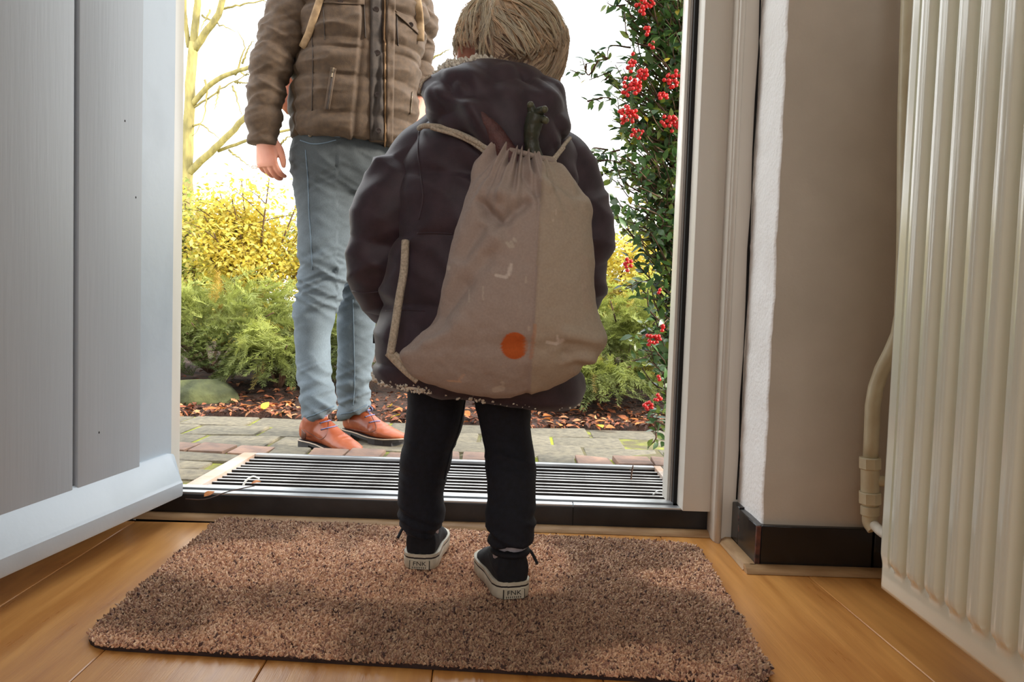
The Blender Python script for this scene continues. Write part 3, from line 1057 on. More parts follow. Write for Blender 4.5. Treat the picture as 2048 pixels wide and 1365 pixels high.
# ------------------------------------------------------------------ autumn shrubs farther off
m_yel = M('autumn_leaves', (255, 255, 255), 0.6, (235, 235, 235), 30, attr=True, trans=0.45)
m_pale = M('pale_mossy_bark', (172, 158, 96), 0.8, (126, 116, 70), 14, stretch=(1, 1, .3), detail=6, bump=0.6, bscale=40, bdist=.01)
lvV, lvF = leaf_mesh(1, .62, 2, .2, .2)
def autumn(cx_, cy_, rx, h, n, label, pal, seed, size=(.042, .072), base=.0, name='autumn_shrub', cat='shrub'):
    r = np.random.default_rng(seed + 90)
    root = empty(name, (cx_, cy_, -.03), label, cat)
    tips, st = [], []
    for k in range(16):
        a = r.uniform(0, 6.28)
        q = r.uniform(.2, 1)
        e = np.array([cx_ + math.cos(a) * rx * q, cy_ + math.sin(a) * rx * .7 * q, h * (1.0 - .35 * q * q) * r.uniform(.8, 1.0)])
        b = np.array([cx_ + r.normal(0, .06), cy_ + r.normal(0, .06), -.03])
        pth = smooth_path([b, b * .6 + e * .4 + np.array([0, 0, h * .12]), e], 14)
        st.append(tube(pth, np.linspace(.022, .005, 14), 6))
        tips.append(pth)
        for j_ in range(5):
            i = r.integers(5, 13)
            d = np.array([r.normal(0, .3), r.normal(0, .3), r.uniform(-.05, .25)])
            p2 = smooth_path([pth[i], pth[i] + d * .5 + np.array([0, 0, .03]), pth[i] + d], 6)
            st.append(tube(p2, np.linspace(.006, .002, 6), 5))
            tips.append(p2)
    mk('stems', join(*st), m_bark, root)
    # horizontal layers of leaves round the twigs
    allp = np.vstack(tips)
    c = allp[r.integers(0, len(allp), n)]
    pos = c + np.stack([r.normal(0, .16, n), r.normal(0, .14, n), r.normal(0, .07, n)], -1)
    pos[:, 2] = np.maximum(pos[:, 2], .02 + base)
    keep = vnoise(pos * 3.2, seed) > -.55
    pos = pos[keep]
    n = len(pos)
    a = r.uniform(0, 6.28, n)
    V, Fs = scatter(lvV, lvF, pos, frames_from(np.stack([np.cos(a), np.sin(a), r.normal(-.3, .4, n)], -1)), r.uniform(*size, n))
    pal = np.array([lin(q) for q in pal])
    w = np.clip(.5 + .5 * fbm(pos * 1.8, seed + 3) + r.normal(0, .2, n), 0, .999)
    cc = pal[(w * len(pal)).astype(int)] * r.uniform(.68, .98, (n, 1))
    o = mk('foliage', (V, Fs), m_yel, root, col=np.repeat(cc, len(lvV), 0), fix=False)
    o['kind'] = 'stuff'
Y1 = [(238, 216, 92), (246, 230, 122), (232, 206, 80), (214, 208, 96), (246, 228, 140)]
Y2 = [(214, 206, 90), (170, 182, 80), (236, 214, 110), (190, 190, 84), (150, 166, 84)]
autumn(-3.62, 8.6, .75, 1.75, 7000, 'yellow autumn shrub beside the pale tree trunk', Y2, 1)
autumn(-2.65, 7.6, .85, 1.72, 12500, 'tall golden yellow autumn shrub left of the man', Y1, 2)
autumn(-1.55, 8.1, .85, 1.75, 4200, 'yellow autumn shrub behind the legs of the man', Y1, 3)
autumn(-0.2, 8.3, .95, 1.6, 4200, 'yellow autumn shrub hidden behind the child', Y1, 4)
autumn(1.05, 8.0, .85, 1.42, 9500, 'yellow autumn shrub showing between the child and the berry bush', Y1, 5)
autumn(2.25, 8.3, .9, 1.6, 3000, 'yellow autumn shrub behind the berry bush at the right', Y1, 6)
G2 = [(196, 196, 110), (160, 172, 96), (214, 206, 120), (140, 156, 92)]
for k, x in enumerate((-6.4, -4.6, -2.8, -1.0, .8, 2.6)):
    autumn(x, 11.5 + .5 * (k % 2), 1.25, 2.05 + .1 * (k % 3), 2600, ['pale green hedge bush farthest left beyond the yellow shrubs', 'pale green hedge bush beyond the pale tree trunk',
           'pale green hedge bush beyond the golden shrub', 'pale green hedge bush beyond the man', 'pale green hedge bush beyond the child',
           'pale green hedge bush beyond the berry bush'][k], G2, 20 + k, (.08, .14), name='hedge_bush', cat='bush')

# ------------------------------------------------------------------ the pale tree
DT = 9.0
tree = empty('bare_tree', P(372, 640, DT) * np.array([1, 1, 0]) + np.array([0, 0, -.03]), 'pale mossy tree with bare spreading branches at the left', 'tree')
def limb(name, pix, r0, r1, d0=0, d1=0, n=18, parent=tree, seg=8, wob=.012):
    pts = [P(x, y, DT + d0 + (d1 - d0) * k / max(1, len(pix) - 1)) for k, (x, y) in enumerate(pix)]
    p = smooth_path(pts, n)
    p[1:-1] += RNG.normal(0, wob * .3, (n - 2, 3))
    return tube(p, np.linspace(r0, r1, n), seg)
tr = limb('trunk', [(366, 700), (369, 560), (374, 440), (373, 380), (377, 260), (379, 190), (384, 110), (388, 85)], .085, .055, wob=.02, n=30, seg=14)
tr[0][:, 2] = np.where(tr[0][:, 2] < .1, tr[0][:, 2] - .5, tr[0][:, 2])
trk = mk('trunk', tr, m_pale, tree)
mk('burr', displaced(ellipsoid(P(379, 500, DT - .02), (.055, .05, .09), 16, 12), lambda V: vnoise(V * 20, 4) * .01), m_pale, trk)
for pix, r0, r1 in (([(386, 95), (392, 40), (398, -30), (405, -120)], .05, .03), ([(388, 100), (412, 65), (438, 25), (452, -30), (470, -100)], .045, .025),
                    ([(378, 95), (371, 40), (368, -20), (360, -100)], .03, .02), ([(383, 212), (408, 180), (440, 156), (475, 142), (520, 128), (560, 112)], .034, .018),
                    ([(372, 352), (402, 322), (435, 292), (470, 258), (500, 225), (540, 190)], .046, .028),
                    ([(436, 302), (462, 292), (495, 281), (540, 268), (600, 254), (650, 240)], .022, .012)):
    mk('branch', limb('branch', pix, r0, r1, 0, -.5 * RNG.random()), m_pale, tree)
tw = []
for pix in ([(386, 216), (420, 196), (452, 172), (478, 158), (505, 142)], [(446, 18), (480, 10), (520, 2), (560, -6)], [(470, 150), (482, 118), (488, 90), (474, 60)],
            [(484, 128), (496, 100), (506, 78)], [(440, 172), (434, 198), (430, 220)], [(404, 30), (430, 46), (452, 54), (470, 64)],
            [(470, 165), (485, 166), (505, 168)], [(385, 252), (405, 250), (418, 262), (440, 280)], [(458, 300), (480, 318), (500, 334)],
            [(410, 160), (414, 196), (402, 245), (384, 272)], [(480, 142), (490, 150), (500, 148)], [(465, 172), (475, 200), (482, 230)],
            [(864, 118), (880, 108), (900, 98)], [(560, 290), (572, 278), (585, 270)], [(420, 20), (410, 40), (402, 60)], [(450, -10), (500, -20), (540, 10)]):
    tw.append(limb('twig', pix, .015, .004, 0, -.2, 14, wob=.02, seg=5))
o = mk('twigs', join(*tw), m_pale, tree)
o['kind'] = 'stuff'
# ================================================================== firethorn with red berries beside the door
m_leafd = M('glossy_dark_leaf', (84, 118, 62), 0.32, (56, 88, 46), 30, rnd=0.35, trans=0.22, spec=0.6)
m_leafs = M('glossy_leaf_mass', (255, 255, 255), 0.32, (225, 225, 225), 60, attr=True, trans=0.22, spec=0.6)
m_berry = M('red_berry', (222, 40, 38), 0.28, (196, 22, 26), 40, rnd=0.12, spec=0.6)
m_stalk = M('green_brown_stalk', (112, 98, 56), 0.7)
FD = 2.12
fire = empty('berry_bush', (P(1352, 900, FD)[0] + .12, FD + .12, ZP), 'dark green evergreen bush with clusters of red berries just outside the door', 'bush')
poly = np.array([(1225, -170), (1205, -60), (1215, 0), (1238, 40), (1250, 95), (1228, 118), (1203, 180), (1196, 200), (1218, 255), (1226, 300), (1205, 312), (1192, 340), (1222, 370),
                 (1216, 420), (1240, 450), (1262, 480), (1252, 520), (1268, 560), (1242, 572), (1252, 620), (1272, 640), (1256, 680), (1262, 715), (1306, 730),
                 (1330, 765), (1304, 800), (1292, 830), (1312, 866), (1300, 898), (1335, 885), (1470, 880), (1470, -170)], float)
def inside(x, y):
    n = len(poly)
    c = np.zeros(len(x), bool)
    j = n - 1
    for i in range(n):
        a, b = poly[i], poly[j]
        c ^= ((a[1] > y) != (b[1] > y)) & (x < (b[0] - a[0]) * (y - a[1]) / (b[1] - a[1] + 1e-9) + a[0])
        j = i
    return c
r = np.random.default_rng(11)
trunk_x = lambda py: 1372 + 10 * math.sin(py * .01)
twigs = []
stems = []
main = smooth_path([P(1362, 905, FD + .1) * np.array([1, 1, 0]) + np.array([0, 0, ZP - .02]), P(1352, 760, FD + .08), P(1366, 560, FD + .1), P(1358, 330, FD + .1), P(1376, 120, FD + .12), P(1370, -120, FD + .14)], 40)
stems.append(tube(main, np.linspace(.017, .008, 40), 8))
second = smooth_path([main[3] + np.array([.04, .02, 0]), P(1420, 600, FD + .14), P(1440, 300, FD + .16), P(1430, -100, FD + .18)], 30)
stems.append(tube(second, np.linspace(.014, .007, 30), 8))
leaf_pos, leaf_dir, leaf_len, leaf_px = [], [], [], []
def add_twig(p0, p1, nl, spread=.016, big=1.0):
    mid = (p0 + p1) / 2 + r.normal(0, .02, 3)
    pth = smooth_path([p0, mid, p1], 10)
    stems.append(tube(pth, np.linspace(.0032, .0011, 10), 5))
    d = norm(p1 - p0)
    for k in range(nl):
        t = (k + r.random()) / nl
        i = min(9, int(t ** .8 * 10))
        q = pth[i] + r.normal(0, .004, 3)
        v = norm(d * .6 + r.normal(0, .75, 3))
        leaf_pos.append(q)
        leaf_dir.append(v)
        leaf_len.append(r.uniform(.024, .041) * big)
xs, ys = r.uniform(1190, 1470, 7000), r.uniform(-165, 895, 7000)
ok = np.where(inside(xs, ys) & inside(xs - 6, ys))[0]
# most twigs end near the visible rim; the others fill the body
cnt = 0
for i in ok:
    if cnt >= 760:
        break
    dens = 1.0 if ys[i] < 470 else .75 if ys[i] < 760 else .45
    if xs[i] > 1390 and r.random() > .45 or r.random() > dens:
        continue
    dd = FD + r.uniform(-.10, .16)
    p1 = P(xs[i], ys[i], dd)
    # root the twig on the nearer stem, a little lower
    cand = main if (xs[i] < 1395) else second
    k = np.argmin(np.abs(cand[:, 2] - (p1[2] - .10 * r.uniform(.3, 1.6))))
    p0 = cand[k]
    if np.linalg.norm(p1 - p0) > .16:
        p0 = p1 + norm(p0 - p1) * .16
    add_twig(p0, p1, r.integers(7, 11))
    cnt += 1
for pts, nl in (([(1262, 95), (1215, 118), (1172, 128), (1140, 140)], 9), ([(1215, 118), (1196, 122), (1165, 118)], 6), ([(1250, 150), (1210, 160), (1178, 160)], 8),
                ([(1230, 200), (1205, 196), (1190, 205)], 6), ([(1260, 330), (1216, 320), (1178, 300), (1142, 282)], 9), ([(1240, 300), (1216, 300), (1196, 318)], 6),
                ([(1250, 345), (1205, 350), (1180, 345)], 7), ([(1270, 480), (1248, 470), (1236, 448)], 5), ([(1300, 560), (1262, 575), (1240, 572)], 6),
                ([(1330, 850), (1312, 866), (1296, 896)], 5), ([(1340, 700), (1290, 716), (1262, 722)], 4), ([(1320, 45), (1250, 10), (1214, 5)], 8)):
    dd = FD + r.uniform(-.06, .1)
    for (a, b) in zip(pts[:-1], pts[1:]):
        add_twig(P(*a, dd), P(*b, dd), nl, big=.85)
mk('stems', join(*stems), m_bark, fire)
leaf_pos, leaf_dir, leaf_len = np.array(leaf_pos), norm(np.array(leaf_dir)), np.array(leaf_len)
pxy = proj(leaf_pos)
vis = (pxy[:, 1] > 0) & (pxy[:, 0] < 1362 - pxy[:, 1] * .025)
order = np.argsort(np.where(vis, 0, 50) + leaf_pos[:, 1] - leaf_len * 6)
single, rest = order[:296], order[296:]
tV, tF = leaf_mesh(1, .46, 4, .16, .22)
up = norm(np.tile(np.array([0, -.55, .85]), (len(leaf_pos), 1)) + r.normal(0, .45, (len(leaf_pos), 3)))
RM = frames_from(leaf_dir, up=up)
lms = [mesh_of('leaf', v, [tuple(q) for q in f], m_leafd) for v, f in (leaf_mesh(1, .46, 4, .16, .22), leaf_mesh(1, .40, 4, .22, .10), leaf_mesh(1, .52, 4, .10, .32))]
for k, i in enumerate(single):
    o = piece('leaf', lms[k % 3], fire, leaf_pos[i])
    o.rotation_euler = Matrix(RM[i].tolist()).to_euler()
    o.scale = (leaf_len[i],) * 3
V, Fs = scatter(tV, tF, leaf_pos[rest], RM[rest], leaf_len[rest])
cc = np.array([lin(c) for c in ((80, 114, 60), (60, 94, 50), (104, 134, 64), (50, 78, 48), (130, 150, 66))])[np.minimum(r.integers(0, 6, len(rest)), 4) % 5]
cc = np.where((r.random(len(rest)) < .02)[:, None], np.array(lin((206, 190, 60))), cc)
o = mk('foliage', (V, Fs), m_leafs, fire, col=np.repeat(cc, len(tV), 0), fix=False)
o['kind'] = 'stuff'
bm = bmesh.new()
bmesh.ops.create_icosphere(bm, subdivisions=2, radius=1.0)
for v in bm.verts:                                  # a berry: slightly flattened, with the dark calyx dimple at its tip
    z = v.co.z
    v.co.z *= .9
    if z < -.8:
        v.co.z += (-.8 - z) * 1.0
bm.verts.ensure_lookup_table()
berry_me = mesh_of('berry', np.array([v.co[:] for v in bm.verts]), [tuple(v.index for v in f.verts) for f in bm.faces], m_berry)
bm.free()
clusters = [(1290, 12, 24, 22, 16), (1293, 62, 9, 10, 4), (1262, 124, 12, 22, 8), (1264, 172, 28, 24, 26), (1286, 148, 16, 14, 12), (1345, 158, 22, 24, 17), (1325, 192, 12, 9, 8),
            (1258, 232, 26, 26, 24), (1274, 266, 16, 13, 10), (1341, 246, 24, 19, 20), (1255, 530, 9, 15, 7), (1319, 584, 4, 5, 2), (1306, 680, 21, 15, 14),
            (1325, 655, 9, 9, 4), (1318, 756, 8, 8, 2), (1296, 813, 13, 10, 8), (1316, 798, 9, 10, 5), (1303, 90, 6, 8, 3)]
for px, py, wx, wy, nb in clusters:
    dd = FD - .10
    c = P(px, py, dd)
    st, bp = [], []
    tries = 0
    while len(bp) < nb and tries < 4000:
        tries += 1
        q = r.normal(0, .5, 3)
        if np.linalg.norm(q) > 1:
            continue
        p = c + np.array([q[0] * wx * .86, q[1] * min(wx, wy) * .5, q[2] * wy * .86]) * dd / F
        if all(np.linalg.norm(p - b) > .0082 for b in bp):
            bp.append(p)
    hub = c + np.array([.01, .03, .012])
    for b in bp:
        st.append(tube(smooth_path([hub, (hub + b) / 2 + np.array([0, 0, .004]), b], 4), .0006, 4))
    clu = mk('berry_cluster', join(*st, tube([hub, hub + np.array([.02, .05, .01])], .0012, 5)), m_stalk, fire)
    for b in bp:
        s = r.uniform(.0052, .0063)
        piece('berry', berry_me, clu, b, (r.normal(0, .5), r.normal(0, .5), 0), (s, s, s))

# ================================================================== doormat
m_mat = M('doormat_pile', (250, 246, 242), 0.95, (230, 230, 230), 200, attr=True)
m_matb = M('doormat_backing', (58, 42, 40), 0.9, (44, 32, 30), 60)
q = [G(150, 1284, .010), G(1557, 1366, .010), G(1392, 1086, .010), G(440, 1034, .010)]     # fl, fr, br, bl
q = [np.array([p[0], p[1]]) for p in q]
cen = sum(q) / 4
def rounded(q, rad, n=7):
    out = []
    for i in range(4):
        a, b, c = q[i - 1], q[i], q[(i + 1) % 4]
        u, v = norm(a - b), norm(c - b)
        rr = rad[i]
        for t in np.linspace(0, 1, n):
            p = (1 - t) ** 2 * (b + u * rr) + 2 * t * (1 - t) * b + t * t * (b + v * rr)
            out.append(p)
    return np.array(out)
outl = rounded(q, [.055, .05, .05, .03])
mat = empty('doormat', (cen[0], cen[1], 0), 'brown-pink looped pile doormat lying on the oak floor in front of the sill', 'doormat')
mk('backing', prism([tuple(p) for p in outl], 2, 0.0005, 0.006), m_matb, mat, smooth=False)
# tufts: short bent yarn ends in irregular rows
n = 118000
uu, vv = RNG.random(n), RNG.random(n)
p2 = (q[0] * (1 - uu)[:, None] + q[1] * uu[:, None]) * (1 - vv)[:, None] + (q[3] * (1 - uu)[:, None] + q[2] * uu[:, None]) * vv[:, None]
def in_poly(p, poly):
    c = np.zeros(len(p), bool)
    j = len(poly) - 1
    for i in range(len(poly)):
        a, b = poly[i], poly[j]
        c ^= ((a[1] > p[:, 1]) != (b[1] > p[:, 1])) & (p[:, 0] < (b[0] - a[0]) * (p[:, 1] - a[1]) / (b[1] - a[1] + 1e-12) + a[0])
        j = i
    return c
p2 = p2[in_poly(p2, outl)]
n = len(p2)
p3 = np.stack([p2[:, 0], p2[:, 1], np.full(n, .005)], -1)
bare = .5 + .5 * fbm(p3 * np.array([6, 14, 1]), 41)
wear = np.clip(fbm(p3 * 5.5, 77) * .5 + .5, 0, 1)
D3 = np.stack([RNG.normal(.15, .75, n) + vnoise(p3 * 40, 6) * .8, RNG.normal(0, .75, n) + vnoise(p3 * 40, 16) * .8, np.full(n, .75)], -1)
# a yarn end: three-sided, swelling then blunt
tv = []
for t, w, ox in ((0, .20, 0), (.7, .26, .08), (1.0, .08, .26)):
    for k in range(3):
        a = 2 * math.pi * k / 3
        tv.append((w * math.cos(a) + ox, t, w * math.sin(a)))
tf = []
for i in range(2):
    for k in range(3):
        tf.append((i * 3 + k, i * 3 + (k + 1) % 3, (i + 1) * 3 + (k + 1) % 3, (i + 1) * 3 + k))
L = (.0062 + .0028 * bare) * RNG.uniform(.75, 1.2, n)
V, Fs = scatter(np.array(tv), np.array(tf), p3, frames_from(D3), L)
pal = np.array([lin(c) for c in ((232, 190, 164), (214, 170, 146), (244, 206, 178), (196, 150, 130), (160, 118, 106), (100, 74, 72))])
idx = RNG.choice(6, n, p=[.28, .25, .17, .16, .09, .05])
dirt = .68 + .5 * sstep(.30, .66, wear)                # trodden, soiled patches
c = pal[idx] * dirt[:, None] * np.array([.99, 1.0, .93])
o = mk('pile', (V, Fs), m_mat, mat, col=np.repeat(c, len(tv), 0), fix=False)
o['kind'] = 'stuff'
# ================================================================== people: shared builders
m_skin = M('skin', (208, 146, 122), 0.5, (190, 124, 102), 14, sss=0.25)
m_eye = M('eye', (240, 238, 234), 0.2, (225, 222, 218), 10)
m_pupil = M('pupil', (52, 58, 66), 0.15)
m_lip = M('lip', (188, 104, 96), 0.5)

def hand_pieces(w, Dd, Tt, Nn, s=1.0, curl=(.45, .5, .35), spread=.06, thumb=(.85, .35), twist=0.0):
    """palm, four fingers and thumb as closed tubes; Dd towards the fingers, Tt towards the thumb, Nn out of the palm"""
    w, Dd, Tt, Nn = [np.asarray(a, float) for a in (w, norm(Dd), norm(Tt), norm(Nn))]
    at = lambda d, t, n: w + s * (Dd * d + Tt * t + Nn * n)
    ms = []
    rings = []
    for d, hw, hn, off in ((-.035, .026, .021, 0), (0, .027, .020, 0), (.03, .036, .019, .002), (.065, .041, .017, .002), (.092, .041, .014, .0), (.104, .037, .009, 0)):
        th_ = np.linspace(0, 2 * math.pi, 20, endpoint=False)
        rings.append([at(d, hw * math.cos(a) , off + hn * math.sin(a)) for a in th_])
    ms.append(loft(np.array(rings)))
    for k, (t, L, r0) in enumerate(((.030, .074, .0098), (.0105, .083, .0102), (-.0100, .077, .0098), (-.0295, .060, .0088))):
        base = at(.090 - .004 * abs(k - 1), t, .0)
        ang, p = .12, [base - s * Dd * .02, base]
        lat = spread * (1.5 - k)
        for seg_, c_ in zip((.46, .30, .24), curl):
            ang += c_ * (1 + .10 * k)
            d = Dd * math.cos(ang) + Nn * math.sin(ang) + Tt * lat * math.cos(ang)
            p.append(p[-1] + s * L * seg_ * norm(d))
        pp = smooth_path(p, 16)
        ms.append(tube(pp, s * r0 * np.concatenate([np.linspace(1.05, .98, 10), [.95, .92, .88, .82, .70, .45]]), 12))
    b0 = at(.012, .014, .008)
    b1 = b0 + s * .046 * norm(Tt * thumb[0] + Dd * .75 + Nn * thumb[1])
    b2 = b1 + s * .034 * norm(Tt * thumb[0] * .35 + Dd + Nn * thumb[1] * .8)
    b3 = b2 + s * .028 * norm(Dd + Nn * thumb[1] * 1.1 - Tt * .05)
    ms.append(tube(smooth_path([b0, b1, b2, b3], 18), s * np.array([.017, .0165, .016, .0155, .015, .0142, .0135, .013, .0125, .012, .0118, .0115, .0112, .0108, .010, .009, .0075, .005]), 12))
    return ms

def head_pieces(c, f, k=1.0):
    """skull, jaw, nose, brows, ears and neck stub, facing f"""
    f = norm(np.array([f[0], f[1], 0]))
    s = np.array([-f[1], f[0], 0])
    u = np.array([0, 0, 1.0])
    def el(a, b, h, ra, rb, rh):
        V, Fs = ellipsoid((0, 0, 0), (1, 1, 1), 28, 18)
        V = np.asarray(c) + k * ((a + V[:, :1] * ra) * f + (b + V[:, 1:2] * rb) * s + (h + V[:, 2:] * rh) * u)
        return V, Fs
    ms = [el(-.012, 0, .022, .092, .076, .092), el(.020, 0, -.045, .062, .058, .070), el(.052, 0, -.085, .026, .030, .022)]
    ms.append(el(.094, 0, -.018, .014, .010, .026))
    ms.append(el(.100, 0, -.034, .014, .016, .011))
    ms += [el(.070, b, .018, .020, .034, .010) for b in (-.030, .030)]
    ms += [el(.066, b, -.030, .022, .024, .022) for b in (-.036, .036)]
    ms.append(el(.074, 0, -.060, .014, .026, .007))
    ms.append(el(.072, 0, -.070, .014, .022, .007))
    for b in (-.077, .077):
        ms += [el(-.006, b, -.012, .020, .007, .032), el(.002, b * .97, -.036, .010, .007, .010)]
    return ms

def face_parts(root, c, f, k=1.0):
    f = norm(np.array([f[0], f[1], 0]))
    s = np.array([-f[1], f[0], 0])
    for b in (-.031, .031):
        e = np.asarray(c) + k * (f * .072 + s * b + np.array([0, 0, .0]))
        eye = mk('eye', ellipsoid(e, (.0100 * k,) * 3, 16, 12), m_eye, root)
        mk('iris', ellipsoid(e + f * .0062 * k, (.0050 * k,) * 3, 12, 8), m_pupil, eye)
    lp = np.asarray(c) + k * (f * .086 + np.array([0, 0, -.065]))
    mk('lips', tube(smooth_path([lp - s * .023 * k - f * .008 * k, lp, lp + s * .023 * k - f * .008 * k], 12), .0045 * k * np.array([.4, .7, .9, 1, 1.1, 1.1, 1.1, 1.1, 1, .9, .7, .4]), 8), m_lip, root)

def yaw_ring(lp, rp, d, hd, yaw, n=120, ex=2.3):
    """an ellipse-like section whose outline spans the two measured edge points; angle 0 is the front"""
    L, R_ = P(*lp, d), P(*rp, d)
    c = (L + R_) / 2
    W = (R_[0] - L[0]) / 2
    a = math.sqrt(max(W * W - (hd * math.sin(yaw)) ** 2, (.5 * W) ** 2)) / math.cos(yaw)
    f = np.array([math.sin(yaw), -math.cos(yaw), 0])
    s = np.array([math.cos(yaw), math.sin(yaw), 0])          # towards the viewer's right
    th_ = np.linspace(0, 2 * math.pi, n, endpoint=False)
    cs, sn = np.cos(th_), np.sin(th_)
    tilt = (R_[2] - L[2]) / 2 / max(W, 1e-6)
    q = c + (np.sign(cs) * np.abs(cs) ** (2 / ex) * hd)[:, None] * f + (np.sign(sn) * np.abs(sn) ** (2 / ex) * a)[:, None] * s
    q[:, 2] += (q[:, 0] - c[0]) * tilt
    return q

def ring_loft(spec, yaw, rows, n=120, ex=2.3):
    """spec rows: (lx, ly, rx, ry, d, hd)"""
    spec = np.array(spec, float)
    key = np.cumsum(np.concatenate([[0], np.linalg.norm(np.diff((spec[:, :2] + spec[:, 2:4]) / 2, axis=0), axis=1)]))
    S = crom(key, spec, np.linspace(0, key[-1], rows))
    return np.array([yaw_ring(q[:2], q[2:4], q[4], q[5], yaw, n, ex) for q in S])

def ridged(p, s=0):
    return 1 - np.abs(vnoise(p, s)) * 2

# ================================================================== the man outside
m_jacket = M('brown_quilted_cotton', (82, 63, 46), 0.82, (68, 52, 38), 60, bump=0.35, bscale=420, sheen=0.06)
m_placket = M('dark_brown_placket', (62, 52, 46), 0.85, (50, 42, 38), 60, bump=0.3, bscale=300)
m_piping = M('tan_edge_binding', (150, 116, 82), 0.8)
m_button = M('brown_horn_button', (66, 54, 50), 0.3, (44, 36, 34), 120)
m_zip = M('dull_metal_zip', (120, 104, 84), 0.4, (80, 68, 54), 200, metal=0.6)
m_jeans = M('washed_denim', (255, 255, 255), 0.85, (234, 234, 236), 420, attr=True, bump=0.3, bscale=700, stretch=(1, 1, .35))
m_thread = M('denim_seam', (96, 112, 126), 0.9)
m_tanleather = M('orange_tan_leather', (160, 82, 46), 0.36, (134, 62, 34), 14, detail=6, bump=0.25, bscale=90, rvar=0.08)
m_darkleather = M('burnished_heel_leather', (112, 62, 44), 0.45, (88, 48, 36), 30)
m_rubber = M('dark_rubber_sole', (52, 48, 50), 0.6, (40, 36, 38), 40)
m_welt = M('pale_welt', (196, 178, 160), 0.7)
m_lace = M('blue_lilac_lace', (130, 134, 176), 0.7, (96, 96, 140), 200)
m_bagleather = M('russet_backpack_leather', (156, 84, 52), 0.5, (126, 64, 40), 20, detail=6, bump=0.3, bscale=80)
m_strap = M('tan_strap', (158, 130, 96), 0.7, (132, 106, 76), 60)
m_mhair = M('brown_hair', (96, 70, 50), 0.6, (70, 50, 36), 60, bump=0.6, bscale=300, stretch=(1, 1, .1))

YAW = math.radians(26)
DM = 2.60
fM = np.array([math.sin(YAW), -math.cos(YAW), 0])
man = empty('person', np.array([P(690, 860, DM)[0], DM, ZP]), 'person in brown quilted jacket, blue jeans and orange-brown boots standing outside', 'person')

# body
hC = P(716, -172, DM) + np.array([.02, -.03, 0])
hip, waist, chest, nb = P(690, 330, DM), P(706, 230, DM), P(716, 60, DM), P(716, -62, DM)
def torso_tube(pts, rx, ry, yaw, n=28):
    R_ = []
    f = np.array([math.sin(yaw), -math.cos(yaw), 0])
    s = np.array([math.cos(yaw), math.sin(yaw), 0])
    th_ = np.linspace(0, 2 * math.pi, n, endpoint=False)
    for p, a, b in zip(pts, rx, ry):
        R_.append(p + np.cos(th_)[:, None] * f * b + np.sin(th_)[:, None] * s * a)
    return loft(np.array(R_))
kR, aR = P(640, 580, 2.555), P(640, 832, 2.555)
kL, aL = P(715, 580, 2.70), P(708, 822, 2.748)
eR, wR = P(536, 165, 2.50), P(527, 268, 2.47)
eL, wL = P(842, 120, 2.74), P(840, 196, 2.66)
sR, sL = P(600, 2, 2.53), P(832, 2, 2.69)
body = [torso_tube([hip - np.array([0, 0, .08]), hip, waist, chest, nb - np.array([0, 0, .10]), nb, hC - np.array([0, 0, .06])],
                   [.10, .145, .13, .15, .13, .06, .055], [.08, .10, .095, .105, .09, .06, .055], YAW)]
body += [tube(smooth_path([P(655, 330, 2.585), P(658, 420, 2.57), P(650, 500, 2.56), kR, P(626, 660, 2.565), P(629, 740, 2.56), aR, aR - np.array([0, 0, .05])], 30), np.linspace(.066, .026, 30), 14),
         tube(smooth_path([P(735, 330, 2.645), P(736, 420, 2.67), P(728, 500, 2.69), kL, P(713, 660, 2.72), P(711, 740, 2.737), aL, aL - np.array([0, 0, .05])], 30), np.linspace(.064, .026, 30), 14),
         tube(smooth_path([sR + np.array([.06, .02, 0]), sR + np.array([.02, 0, -.04]), eR, wR], 20), np.linspace(.055, .030, 20), 14),
         tube(smooth_path([sL + np.array([-.06, -.02, 0]), sL + np.array([-.01, 0, -.04]), eL, wL], 20), np.linspace(.052, .030, 20), 14)]
body += head_pieces(hC, fM, 1.1)
bV = fuse(body, .008, 5)
handR = fuse(hand_pieces(wR + np.array([.004, 0, -.004]), (.10, -.02, -1), (.93, -.36, .05), (.34, .93, .02), 1.0, (.35, .55, .5), .05, (.62, .15)), .0026, 4)
handL = fuse(hand_pieces(wL, (-.10, -.25, -1), (-.75, -.6, .1), (-.6, .75, 0), 1.0, (.5, .6, .4), .05, (.6, .2)), .0026, 4)
mk('body', join(bV, handR, handL), m_skin, man)
face_parts(man, hC, fM, 1.1)
ring = hand_pieces  # (the hand itself carries a plain band below)
mk('finger_ring', tube([P(508, 334, 2.455) + np.array([.010 * math.cos(a), .004, .010 * math.sin(a) * .4]) for a in np.linspace(0, 6.28, 14)], .0014, 6), M('gold', (220, 180, 110), .25, metal=1.0), man)
def short_hair(V):
    return .004 + .003 * vnoise(V * 90, 3)
hs = np.array([-fM[1], fM[0], 0])
hV, hF = ellipsoid((0, 0, 0), (1, 1, 1), 40, 26)
hVw = hC + (-.022 + hV[:, :1] * .103) * fM + hV[:, 1:2] * .090 * hs + np.array([0, 0, 1.0]) * (.037 + hV[:, 2:] * .097)
hVw[:, 2] = np.maximum(hVw[:, 2], hC[2] - .02 + .09 * np.clip((hVw - hC) @ fM / .07, -.6, 1))
mk('hair', displaced((hVw, hF), short_hair), m_mhair, man)

